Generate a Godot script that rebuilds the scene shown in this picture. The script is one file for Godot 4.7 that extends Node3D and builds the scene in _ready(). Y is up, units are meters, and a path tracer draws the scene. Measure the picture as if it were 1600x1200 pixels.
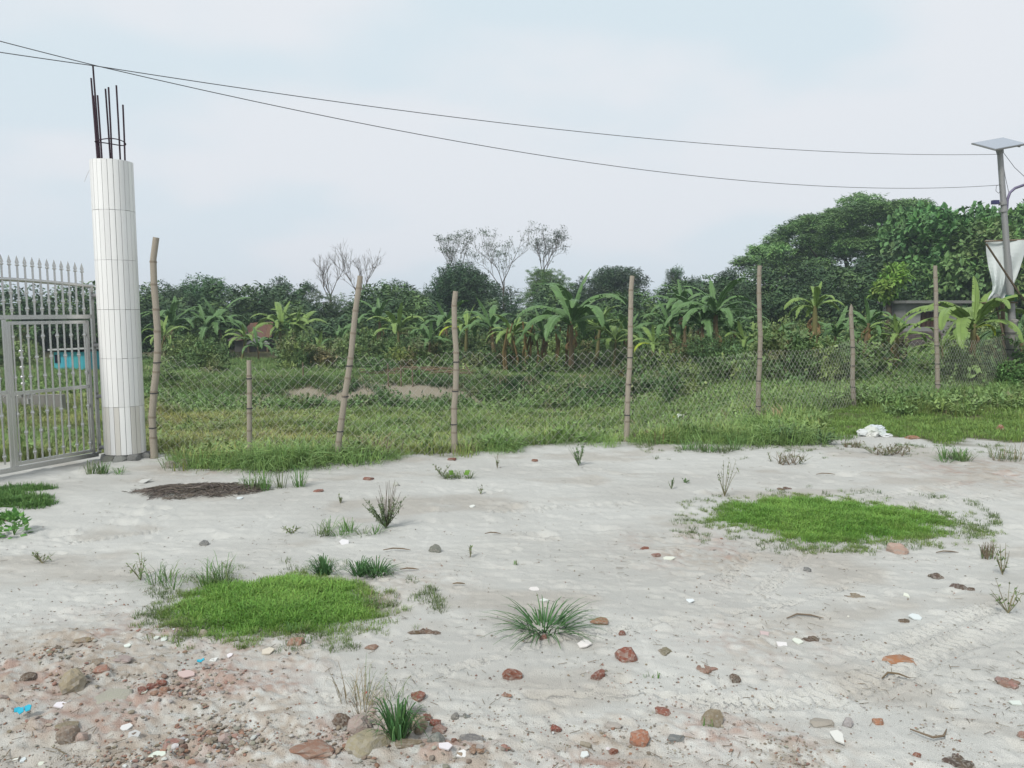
extends Node3D

const EYE := 1.7
const PITCH := -5.5
const FOCAL := 1203.0
const SEEN := Vector2(800, 600)

var rng := RandomNumberGenerator.new()
var na := FastNoiseLite.new()
var nb := FastNoiseLite.new()
var nc := FastNoiseLite.new()
var edge_pts: Array = []
var dirt: Array = []
var bare: Array = []
var grid_x: Array = []
var grid_d: Array = []
var grid_h := PackedFloat32Array()
var tracks: Array = []
var tex := {}
var M := {}
var clump := {}
var ico: Array = []
var ico_small: Array = []


# ---------------------------------------------------------------- mesh collector
class MB:
	var v := PackedVector3Array()
	var n := PackedVector3Array()
	var c := PackedColorArray()
	var col := Color(1, 1, 1)

	func tri(a: Vector3, b: Vector3, d: Vector3) -> void:
		var m := (d - a).cross(b - a).normalized()
		v.append(a); v.append(b); v.append(d)
		for i in 3:
			n.append(m); c.append(col)

	func quad(a: Vector3, b: Vector3, d: Vector3, e: Vector3) -> void:
		tri(a, b, d)
		tri(a, d, e)

	func tri_n(a: Vector3, b: Vector3, d: Vector3, x: Vector3, y: Vector3, z: Vector3) -> void:
		v.append(a); v.append(b); v.append(d)
		n.append(x); n.append(y); n.append(z)
		for i in 3:
			c.append(col)

	func box(at: Vector3, size: Vector3, b := Basis()) -> void:
		var h := size * 0.5
		var p: Array[Vector3] = []
		for i in 8:
			p.append(at + b * Vector3(h.x if i & 1 else -h.x, h.y if i & 2 else -h.y, h.z if i & 4 else -h.z))
		quad(p[0], p[2], p[3], p[1])
		quad(p[5], p[7], p[6], p[4])
		quad(p[4], p[6], p[2], p[0])
		quad(p[1], p[3], p[7], p[5])
		quad(p[2], p[6], p[7], p[3])
		quad(p[4], p[0], p[1], p[5])

	func tube(pts: Array, radii: Array, sides: int, caps := true) -> void:
		var rings: Array = []
		var side := Vector3.ZERO
		for i in pts.size():
			var a: Vector3 = pts[max(i - 1, 0)]
			var b: Vector3 = pts[min(i + 1, pts.size() - 1)]
			var t := (b - a).normalized()
			if side == Vector3.ZERO:
				side = t.cross(Vector3.RIGHT if absf(t.x) < 0.8 else Vector3.UP).normalized()
			side = (side - t * side.dot(t)).normalized()
			var up := t.cross(side)
			var ring: Array = []
			for k in sides:
				var w := TAU * k / sides
				ring.append(side * cos(w) + up * sin(w))
			rings.append(ring)
		for i in pts.size() - 1:
			for k in sides:
				var j := (k + 1) % sides
				var p0: Vector3 = pts[i]
				var p1: Vector3 = pts[i + 1]
				var r0: float = radii[min(i, radii.size() - 1)]
				var r1: float = radii[min(i + 1, radii.size() - 1)]
				var a0: Vector3 = rings[i][k]
				var b0: Vector3 = rings[i][j]
				var a1: Vector3 = rings[i + 1][k]
				var b1: Vector3 = rings[i + 1][j]
				tri_n(p0 + a0 * r0, p1 + a1 * r1, p1 + b1 * r1, a0, a1, b1)
				tri_n(p0 + a0 * r0, p1 + b1 * r1, p0 + b0 * r0, a0, b1, b0)
		if caps:
			for e in 2:
				var i: int = 0 if e == 0 else pts.size() - 1
				var r: float = radii[min(i, radii.size() - 1)]
				for k in sides:
					var j := (k + 1) % sides
					var a0: Vector3 = pts[i] + rings[i][k] * r
					var b0: Vector3 = pts[i] + rings[i][j] * r
					if e == 0:
						tri(pts[i], a0, b0)
					else:
						tri(pts[i], b0, a0)

	func ball(at: Vector3, r: Vector3, seg := 10, rows := 6) -> void:
		for i in rows:
			for k in seg:
				var q: Array[Vector3] = []
				for s in [[i, k], [i + 1, k], [i + 1, k + 1], [i, k + 1]]:
					var a: float = PI * s[0] / rows
					var b: float = TAU * s[1] / seg
					q.append(Vector3(sin(a) * cos(b), cos(a), sin(a) * sin(b)))
				tri_n(at + q[0] * r, at + q[1] * r, at + q[2] * r, q[0], q[1], q[2])
				tri_n(at + q[0] * r, at + q[2] * r, at + q[3] * r, q[0], q[2], q[3])

	func leaf(base: Vector3, tip: Vector3, width: float, up: Vector3, sag := 0.15) -> void:
		var along := tip - base
		var across := along.cross(up).normalized() * width * 0.5
		var mid := base + along * 0.45 + up * along.length() * sag
		tri(base, mid - across - up * width * 0.12, mid)
		tri(mid, mid - across - up * width * 0.12, tip)
		tri(base, mid, mid + across - up * width * 0.12)
		tri(mid, tip, mid + across - up * width * 0.12)

	func blade(base: Vector3, lean: Vector3, h: float, w: float, bend: float) -> void:
		var side := lean.cross(Vector3.UP).normalized() * w * 0.5
		var m := base + Vector3.UP * h * 0.6 + lean * h * bend * 0.3
		var t := base + Vector3.UP * h * (1.0 - bend * 0.35) + lean * h * bend
		tri(base - side, m - side * 0.8, base + side)
		tri(base + side, m - side * 0.8, m + side * 0.8)
		tri(m - side * 0.8, t, m + side * 0.8)

	func mesh(m: Material, flat := false) -> ArrayMesh:
		var a := []
		a.resize(Mesh.ARRAY_MAX)
		a[Mesh.ARRAY_VERTEX] = v
		if not flat:
			a[Mesh.ARRAY_NORMAL] = n
		a[Mesh.ARRAY_COLOR] = c
		var o := ArrayMesh.new()
		o.add_surface_from_arrays(Mesh.PRIMITIVE_TRIANGLES, a)
		o.surface_set_material(0, m)
		return o


# ---------------------------------------------------------------- objects and their names
func obj(called: String, me: Mesh, parent: Node3D, at := Vector3.ZERO, b := Basis()) -> MeshInstance3D:
	var o := MeshInstance3D.new()
	o.name = numbered(called, parent)
	o.mesh = me
	o.transform = Transform3D(b, at)
	parent.add_child(o, true)
	return o


func numbered(called: String, parent: Node) -> String:
	if not parent.has_node(NodePath(called)):
		return called
	var key := "count_" + called
	var k: int = parent.get_meta(key, 0) + 1
	parent.set_meta(key, k)
	return "%s_%03d" % [called, k]


func thing(called: String, label: String, category: String, at := Vector3.ZERO, group := "", turn := 0.0) -> Node3D:
	var o := Node3D.new()
	o.name = numbered(called, self)
	add_child(o, true)
	o.position = at
	o.rotation.y = turn
	tag(o, label, category, group)
	return o


func tag(o: Node, label: String, category: String, group := "", kind := "") -> void:
	if label: o.set_meta("label", label)
	if category: o.set_meta("category", category)
	if group: o.set_meta("group", group)
	if kind: o.set_meta("kind", kind)


func many(called: String, me: Mesh, places: Array, tints: Array, parent: Node3D) -> MultiMeshInstance3D:
	var mm := MultiMesh.new()
	mm.transform_format = MultiMesh.TRANSFORM_3D
	mm.use_colors = true
	mm.mesh = me
	mm.instance_count = places.size()
	for i in places.size():
		mm.set_instance_transform(i, places[i])
		mm.set_instance_color(i, tints[i])
	var o := MultiMeshInstance3D.new()
	o.name = numbered(called, parent)
	o.multimesh = mm
	o.set_meta("kind", "stuff")
	parent.add_child(o, true)
	return o


# ---------------------------------------------------------------- where things stand
func ray(px: float, py: float) -> Vector3:
	return Basis(Vector3.RIGHT, deg_to_rad(PITCH)) * Vector3((px - SEEN.x) / FOCAL, -(py - SEEN.y) / FOCAL, -1)


func at(px: float, py: float, depth: float) -> Vector3:
	var d := ray(px, py)
	return Vector3(0, EYE, 0) + d * (depth / -d.z)


func flat(px: float, py: float, h := 0.0) -> Vector3:
	var d := ray(px, py)
	return Vector3(0, EYE, 0) + d * ((EYE - h) / -d.y)


func spot(px: float, py: float) -> Vector3:
	var d := ray(px, py)
	d = d / -d.z
	var t := 1.5
	while t < 120.0:
		var p := Vector3(0, EYE, 0) + d * t
		if p.y < H(p.x, t):
			break
		t += 0.04 if t < 12.0 else 0.12
	return Vector3(d.x * t, H(d.x * t, t), -t)


func ground(x: float, depth: float) -> Vector3:
	return Vector3(x, H(x, depth), -depth)


func edge(x: float) -> float:
	if x <= edge_pts[0].x:
		return edge_pts[0].y
	for i in edge_pts.size() - 1:
		if x < edge_pts[i + 1].x:
			var t: float = (x - edge_pts[i].x) / (edge_pts[i + 1].x - edge_pts[i].x)
			return lerpf(edge_pts[i].y, edge_pts[i + 1].y, t)
	return edge_pts[-1].y


func H(x: float, d: float) -> float:
	var h := 0.0
	var e := edge(x)
	if d > e - 0.3:
		var r := x / maxf(d, 1.0)
		var low := lerpf(-1.2, -0.1, smoothstep(0.1, 0.36, r))
		low = lerpf(low, -0.75, smoothstep(-0.42, -0.52, r))
		h = low * smoothstep(0.0, 2.8, d - e)
		var top := lerpf(-0.6, -0.12, smoothstep(0.1, 0.36, r))
		var foot := 22.4 + 2.0 * na.get_noise_2d(x * 6.0, 40.0)
		h = lerpf(h, top, smoothstep(foot, foot + lerpf(2.3, 4.5, smoothstep(0.05, 0.3, r)), d))
		h = lerpf(h, -0.6, smoothstep(40.0, 60.0, d))
		h += 0.09 * na.get_noise_2d(x * 22.0, d * 22.0) * smoothstep(0.5, 3.0, d - e)
	if d < e + 1.0 and d > 0.0:
		h += 0.035 * na.get_noise_2d(x * 16.0, d * 16.0)
	return h


func land(x: float, d: float) -> float:
	# height of the finished ground sheet, marks and dents included
	var i := clampi(grid_x.bsearch(x), 1, grid_x.size() - 1)
	var j := clampi(grid_d.bsearch(d), 1, grid_d.size() - 1)
	var u: float = (x - grid_x[i - 1]) / (grid_x[i] - grid_x[i - 1])
	var v: float = (d - grid_d[j - 1]) / (grid_d[j] - grid_d[j - 1])
	var n := grid_x.size()
	var lo := lerpf(grid_h[(j - 1) * n + i - 1], grid_h[(j - 1) * n + i], u)
	var hi := lerpf(grid_h[j * n + i - 1], grid_h[j * n + i], u)
	return lerpf(lo, hi, v)


func bareness(x: float, d: float) -> float:
	# how bare the soil is on the strip of ground above the bank
	var s := 0.0
	for q in bare:
		s = maxf(s, 1.25 * exp(-pow((x - q.x) / q.z, 2.0) - pow((d - q.y) / q.w, 2.0)))
	return clampf(s + 0.7 * nb.get_noise_2d(x * 70.0, d * 110.0) - 0.15, 0.0, 1.0) if s > 0.12 else 0.0


func rubble(x: float, d: float) -> float:
	var s := 0.0
	for q in dirt:
		s = maxf(s, q.z * exp(-((x - q.x) ** 2 + (d - q.y) ** 2) / (q.w * q.w)))
	return s


# ---------------------------------------------------------------- textures and materials
func noise_tex(freq: float, lo: float, hi: float, octaves := 4, size := 512, bump := 0.0, kind := FastNoiseLite.TYPE_SIMPLEX_SMOOTH) -> NoiseTexture2D:
	var f := FastNoiseLite.new()
	f.noise_type = kind
	f.frequency = freq
	f.fractal_octaves = octaves
	f.seed = int(freq * 1000) + size
	var t := NoiseTexture2D.new()
	t.width = size
	t.height = size
	t.seamless = true
	t.noise = f
	if bump > 0.0:
		t.as_normal_map = true
		t.bump_strength = bump
	else:
		var g := Gradient.new()
		g.set_color(0, Color(lo, lo, lo))
		g.set_color(1, Color(hi, hi, hi))
		t.color_ramp = g
	return t


func mat(lin: Color, rough: float, grain: Texture2D = null, scale := 1.0, metal := 0.0, bump: Texture2D = null) -> StandardMaterial3D:
	var m := StandardMaterial3D.new()
	m.albedo_color = lin.linear_to_srgb()
	m.vertex_color_use_as_albedo = true
	m.roughness = rough
	m.metallic = metal
	m.metallic_specular = 0.35
	m.cull_mode = BaseMaterial3D.CULL_DISABLED
	if grain:
		m.albedo_texture = grain
	if bump:
		m.normal_enabled = true
		m.normal_texture = bump
		m.normal_scale = 1.0
	if grain or bump:
		m.uv1_triplanar = true
		m.uv1_scale = Vector3.ONE * scale
	return m


func leafy(rough := 0.55, through := 0.4) -> StandardMaterial3D:
	var m := mat(Color(1, 1, 1), rough)
	m.backlight_enabled = true
	m.backlight = Color(through, through, through)
	m.metallic_specular = 0.3
	return m


func make_materials() -> void:
	tex.grain = noise_tex(0.05, 0.78, 1.0)
	tex.speck = noise_tex(0.22, 0.66, 1.0, 3)
	tex.blotch = noise_tex(0.012, 0.7, 1.0, 5)
	tex.bump = noise_tex(0.12, 0, 1, 4, 512, 6.0)
	tex.rough = noise_tex(0.04, 0, 1, 5, 512, 10.0)
	M.sand = mat(Color(1, 1, 1), 0.95, tex.speck, 2.3, 0.0, tex.bump)
	M.sand.uv1_world_triplanar = true
	M.sand.normal_scale = 1.1
	M.stone = mat(Color(1, 1, 1), 0.92, tex.speck, 6.0, 0.0, tex.rough)
	M.tile = mat(Color(1, 1, 1), 0.3)
	M.grout = mat(Color(0.27, 0.27, 0.26), 0.9, tex.grain, 4.0)
	M.concrete = mat(Color(0.3, 0.29, 0.27), 0.92, tex.grain, 3.0, 0.0, tex.rough)
	M.steel = mat(Color(0.70, 0.70, 0.68), 0.27, tex.grain, 3.0, 0.85)
	M.zinc = mat(Color(0.42, 0.42, 0.42), 0.55, tex.grain, 2.0, 0.6)
	M.rust = mat(Color(0.06, 0.035, 0.05), 0.75, tex.grain, 6.0, 0.2)
	M.wire = mat(Color(0.42, 0.41, 0.38), 0.6)
	M.cable = mat(Color(0.05, 0.05, 0.055), 0.6)
	M.bamboo = mat(Color(1, 1, 1), 0.75, tex.grain, 5.0, 0.0, tex.bump)
	M.wood = mat(Color(0.22, 0.17, 0.12), 0.9, tex.grain, 5.0)
	M.bark = mat(Color(0.13, 0.105, 0.08), 0.95, tex.grain, 2.0, 0.0, tex.rough)
	M.leaf = leafy()
	M.grass = leafy(0.6, 0.5)
	M.banana = leafy(0.42, 0.55)
	M.stem = mat(Color(1, 1, 1), 0.7, tex.grain, 2.5)
	M.paint = mat(Color(1, 1, 1), 0.7, tex.grain, 1.5)
	M.plastic = mat(Color(1, 1, 1), 0.4)
	M.sheet = leafy(0.5, 0.6)
	M.glass = mat(Color(0.03, 0.04, 0.07), 0.15)
	M.cells = mat(Color(0.30, 0.33, 0.38), 0.25)


# ---------------------------------------------------------------- small shapes
func make_ico() -> void:
	var g := (1.0 + sqrt(5.0)) / 2.0
	var p: Array = [Vector3(-1, g, 0), Vector3(1, g, 0), Vector3(-1, -g, 0), Vector3(1, -g, 0), Vector3(0, -1, g), Vector3(0, 1, g), Vector3(0, -1, -g), Vector3(0, 1, -g), Vector3(g, 0, -1), Vector3(g, 0, 1), Vector3(-g, 0, -1), Vector3(-g, 0, 1)]
	var f := [[0, 11, 5], [0, 5, 1], [0, 1, 7], [0, 7, 10], [0, 10, 11], [1, 5, 9], [5, 11, 4], [11, 10, 2], [10, 7, 6], [7, 1, 8], [3, 9, 4], [3, 4, 2], [3, 2, 6], [3, 6, 8], [3, 8, 9], [4, 9, 5], [2, 4, 11], [6, 2, 10], [8, 6, 7], [9, 8, 1]]
	var t: Array = []
	for q in f:
		t.append([p[q[0]].normalized(), p[q[1]].normalized(), p[q[2]].normalized()])
	for level in 2:
		var s: Array = []
		for q in t:
			var a: Vector3 = (q[0] + q[1]).normalized()
			var b: Vector3 = (q[1] + q[2]).normalized()
			var c: Vector3 = (q[2] + q[0]).normalized()
			s.append_array([[q[0], a, c], [a, q[1], b], [c, b, q[2]], [a, b, c]])
		t = s
		if level == 0:
			ico_small = t
	ico = t


func rock(mb: MB, at: Vector3, size: Vector3, seed: int, boxy := 0.3, rough := 0.25, turn := 0.0, small := false, dusty := false) -> void:
	var r := RandomNumberGenerator.new()
	r.seed = seed
	var cuts: Array = []
	for i in 6:
		cuts.append([Vector3(r.randf_range(-1, 1), r.randf_range(-0.7, 1), r.randf_range(-1, 1)).normalized(), r.randf_range(0.62, 0.95)])
	var b := Basis(Vector3.UP, turn) * Basis(Vector3.RIGHT, r.randf_range(-0.15, 0.15))
	var shape := func(d: Vector3) -> Vector3:
		var k := maxf(absf(d.x), maxf(absf(d.y), absf(d.z)))
		var q := d * lerpf(1.0, 0.85 / k, boxy)
		q *= 1.0 + rough * nb.get_noise_3d(d.x * 90.0 + seed * 7.0, d.y * 90.0, d.z * 90.0) + rough * 0.4 * nb.get_noise_3d(d.x * 300.0, d.y * 300.0 + seed, d.z * 300.0)
		for c in cuts:
			var over: float = q.dot(c[0]) - c[1]
			if over > 0.0:
				q -= c[0] * over
		return at + b * (q * size * 0.5)
	var own := mb.col
	for t in (ico_small if small else ico):
		var mid: Vector3 = t[0] + t[1]
		var dust := clampf(0.28 + 0.9 * nb.get_noise_3d(mid.x * 130.0 + seed, mid.y * 130.0, mid.z * 130.0) - 0.12 * mid.y, 0.0, 0.7) if dusty else 0.0
		mb.col = own.lerp(Color(0.5, 0.47, 0.42), dust)
		mb.tri(shape.call(t[0]), shape.call(t[2]), shape.call(t[1]))
	mb.col = own


func shard(mb: MB, at: Vector3, w: float, l: float, thick: float, seed: int, tilt: Basis) -> void:
	var r := RandomNumberGenerator.new()
	r.seed = seed
	var k := r.randi_range(4, 6)
	var up: Array = []
	for i in k:
		var a := TAU * (i + r.randf_range(-0.25, 0.25)) / k + seed
		var q := r.randf_range(0.75, 1.1)
		up.append(Vector3(cos(a) * w * 0.5 * q, 0, sin(a) * l * 0.5 * q))
	for i in k:
		var a: Vector3 = up[i]
		var b: Vector3 = up[(i + 1) % k]
		var t := Vector3.UP * thick
		mb.tri(at + tilt * t, at + tilt * (a + t), at + tilt * (b + t))
		mb.tri(at, at + tilt * b, at + tilt * a)
		mb.quad(at + tilt * a, at + tilt * b, at + tilt * (b + t), at + tilt * (a + t))


func rand_dir(up := 0.0) -> Vector3:
	while true:
		var p := Vector3(rng.randf_range(-1, 1), rng.randf_range(-1, 1), rng.randf_range(-1, 1))
		if p.length() < 1.0 and p.length() > 0.1:
			return (p.normalized() + Vector3.UP * up).normalized()
	return Vector3.UP


func make_clumps() -> void:
	# leaf sprays that crowns are made of: count, leaf length, leaf width, spray radius, flatness
	for row in [["broad", 18, 0.24, 0.1, 0.34, 0.8], ["fine", 34, 0.13, 0.06, 0.36, 0.42], ["big", 11, 0.42, 0.27, 0.34, 0.8], ["thin", 7, 0.2, 0.08, 0.22, 0.9], ["needle", 26, 0.2, 0.035, 0.16, 1.0], ["herb", 15, 0.1, 0.05, 0.15, 0.9]]:
		for k in 3:
			var mb := MB.new()
			for i in row[1]:
				var d := rand_dir()
				d.y *= row[5]
				var base: Vector3 = d * row[4] * rng.randf_range(0.15, 0.8)
				var g := rng.randf_range(0.8, 1.2)
				mb.col = Color(g * rng.randf_range(0.9, 1.1), g, g * rng.randf_range(0.85, 1.1))
				var out := (d + rand_dir() * 0.7 + Vector3.DOWN * 0.25).normalized()
				mb.leaf(base, base + out * row[2] * rng.randf_range(0.7, 1.2), row[3] * rng.randf_range(0.8, 1.2), (Vector3.UP + rand_dir() * 0.5).normalized(), 0.1)
			clump[row[0] + str(k)] = mb.mesh(M.leaf, true)
	# grass: count, height, blade width, spread, bend
	for row in [["lawn", 16, 0.042, 0.0038, 0.035, 0.7], ["tall", 18, 0.34, 0.010, 0.16, 1.35], ["field", 22, 0.2, 0.012, 0.16, 0.8], ["short", 18, 0.07, 0.007, 0.08, 0.7]]:
		for k in 4:
			var mb := MB.new()
			for i in row[1]:
				var a := rng.randf() * TAU
				var q := sqrt(rng.randf()) * float(row[4])
				var g := rng.randf_range(0.7, 1.3)
				mb.col = Color(g * rng.randf_range(0.85, 1.2), g, g * 0.9)
				mb.blade(Vector3(cos(a) * q, -0.01, sin(a) * q), Vector3(cos(a + rng.randf_range(-1, 1)), 0, sin(a + rng.randf_range(-1, 1))).normalized(), row[2] * rng.randf_range(0.55, 1.25), row[3], row[5] * rng.randf_range(0.2, 1.3))
			clump[row[0] + str(k)] = mb.mesh(M.grass, true)
	# low leafy weeds on stalks
	for k in 3:
		var mb := MB.new()
		for i in 9:
			var d := rand_dir(0.9)
			var tip := d * rng.randf_range(0.12, 0.3)
			mb.col = Color(0.9, 0.9, 0.7)
			mb.blade(Vector3.ZERO, d, tip.length(), 0.006, 0.5)
			for j in 6:
				var g := rng.randf_range(0.75, 1.25)
				mb.col = Color(g, g, g)
				var q := tip * rng.randf_range(0.3, 1.05)
				mb.leaf(q, q + rand_dir(0.25) * rng.randf_range(0.05, 0.1), rng.randf_range(0.03, 0.05), Vector3.UP, 0.1)
		clump["weed" + str(k)] = mb.mesh(M.leaf, true)


# ---------------------------------------------------------------- the place
func _ready() -> void:
	var cam := Camera3D.new()
	cam.name = "camera"
	cam.position = Vector3(0, EYE, 0)
	cam.rotation_degrees = Vector3(PITCH, 0, 0)
	cam.fov = rad_to_deg(2.0 * atan(600.0 / FOCAL))
	cam.near = 0.05
	cam.far = 1500.0
	add_child(cam)
	cam.current = true
	var env := Environment.new()
	env.background_mode = Environment.BG_SKY
	env.tonemap_mode = Environment.TONE_MAPPER_LINEAR
	env.tonemap_exposure = 1.0
	env.sky = make_sky()
	env.background_energy_multiplier = 1.0
	env.fog_enabled = true
	env.fog_density = 0.0011
	env.fog_light_color = Color(0.86, 0.92, 0.97)
	env.sdfgi_enabled = true
	env.ssao_enabled = true
	env.ssil_enabled = true
	var we := WorldEnvironment.new()
	we.name = "environment"
	we.environment = env
	add_child(we)
	var sun := DirectionalLight3D.new()
	sun.name = "sun"
	sun.light_energy = 0.9
	sun.light_angular_distance = 10.0
	sun.light_color = Color(1.0, 0.985, 0.955)
	sun.rotation_degrees = Vector3(-46, -34, 0)
	sun.shadow_enabled = true
	add_child(sun)

	rng.seed = 20240611
	na.seed = 3
	na.frequency = 0.01
	na.fractal_octaves = 3
	nb.seed = 11
	nb.frequency = 0.01
	nb.fractal_octaves = 2
	nc.seed = 23
	nc.frequency = 0.01
	nc.fractal_octaves = 4
	for q in [[-500, 728], [0, 726], [110, 716], [170, 706], [240, 708], [300, 730], [420, 729], [520, 721], [640, 711], [760, 705], [880, 691], [960, 692], [1060, 689], [1130, 692], [1250, 692], [1340, 683], [1400, 687], [1470, 691], [1600, 694], [1900, 700]]:
		var p := flat(q[0], q[1])
		edge_pts.append(Vector2(p.x, -p.z))
	for q in [[130, 1040, 1.0, 0.5], [290, 1090, 0.9, 0.42], [60, 1110, 0.7, 0.4], [300, 1170, 1.0, 0.42], [420, 1020, 0.55, 0.35], [560, 1165, 0.8, 0.3], [720, 1190, 0.9, 0.22], [950, 1185, 0.6, 0.25], [1110, 1150, 0.5, 0.22], [1240, 1200, 0.5, 0.3], [1190, 1000, 0.3, 0.35], [1090, 862, 0.35, 0.5], [1560, 740, 0.45, 0.9], [330, 728, 0.5, 0.5], [640, 905, 0.25, 0.35]]:
		var p := flat(q[0], q[1])
		dirt.append(Vector4(p.x, -p.z, q[2], q[3]))
	for q in [[400, 602, 1.4, 0.6], [470, 602, 1.9, 0.9], [540, 602, 1.9, 1.1], [620, 603, 1.9, 1.2], [690, 603, 1.6, 1.0], [500, 612, 1.6, 0.6], [600, 613, 1.8, 0.6], [770, 606, 1.3, 0.45], [850, 614, 1.6, 0.5], [985, 607, 1.2, 0.6]]:
		var p := flat(q[0], q[1], -0.6)
		bare.append(Vector4(p.x, -p.z, q[2], q[3]))
	make_materials()
	make_ico()
	make_clumps()
	build_ground()
	build_far_grass()
	build_lawns()
	build_pillar()
	build_gate()
	build_fence()
	build_lamp_pole()
	build_wires()
	build_houses()
	build_trees()
	build_bananas()
	build_brush()
	build_stones()
	build_weeds()
	build_litter()


func make_sky() -> Sky:
	var w := 1024
	var h := 512
	var im := Image.create(w, h, false, Image.FORMAT_RGBF)
	var f := FastNoiseLite.new()
	f.seed = 8
	f.frequency = 1.0
	f.fractal_octaves = 5
	f.fractal_gain = 0.45
	for j in h:
		var el := PI * (0.5 - (j + 0.5) / h)
		for i in w:
			var az := TAU * (i + 0.5) / w
			var dir := Vector3(cos(el) * sin(az), sin(el), cos(el) * cos(az))
			# a deck of thin cloud, seen at a slant
			var k := 1.0 / (maxf(dir.y, 0.0) + 0.22)
			var n := f.get_noise_3d(dir.x * k * 0.9 + 3.1, dir.y * 2.0, dir.z * k * 0.9)
			var m := f.get_noise_3d(dir.x * k * 0.35 + 9.0, dir.y, dir.z * k * 0.35 + 4.0)
			var cover := smoothstep(-0.26, 0.24, n * 0.8 + m * 0.8)
			var clear := Color(0.685, 0.80, 0.87)
			var cloud := Color(0.81, 0.845, 0.89)
			var c := clear.lerp(cloud, cover)
			var low := exp(-maxf(dir.y, 0.0) * 5.5)
			c = c.lerp(Color(0.73, 0.77, 0.83), low * 0.75)
			if dir.y < 0.0:
				c = Color(0.35, 0.36, 0.34)
			im.set_pixel(i, j, c)
	var m := PanoramaSkyMaterial.new()
	m.panorama = ImageTexture.create_from_image(im)
	m.energy_multiplier = 1.0
	var s := Sky.new()
	s.sky_material = m
	return s


func lines(from: float, to: float, step: float) -> Array:
	var out: Array = []
	var n := int(round((to - from) / step))
	for i in n:
		out.append(from + (to - from) * i / n)
	return out


func stretch(from: float, to: float, first: float, more: float) -> Array:
	var out: Array = []
	var x := from
	var s := first
	while x < to:
		out.append(x)
		x += s
		s *= more
	return out


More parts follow.
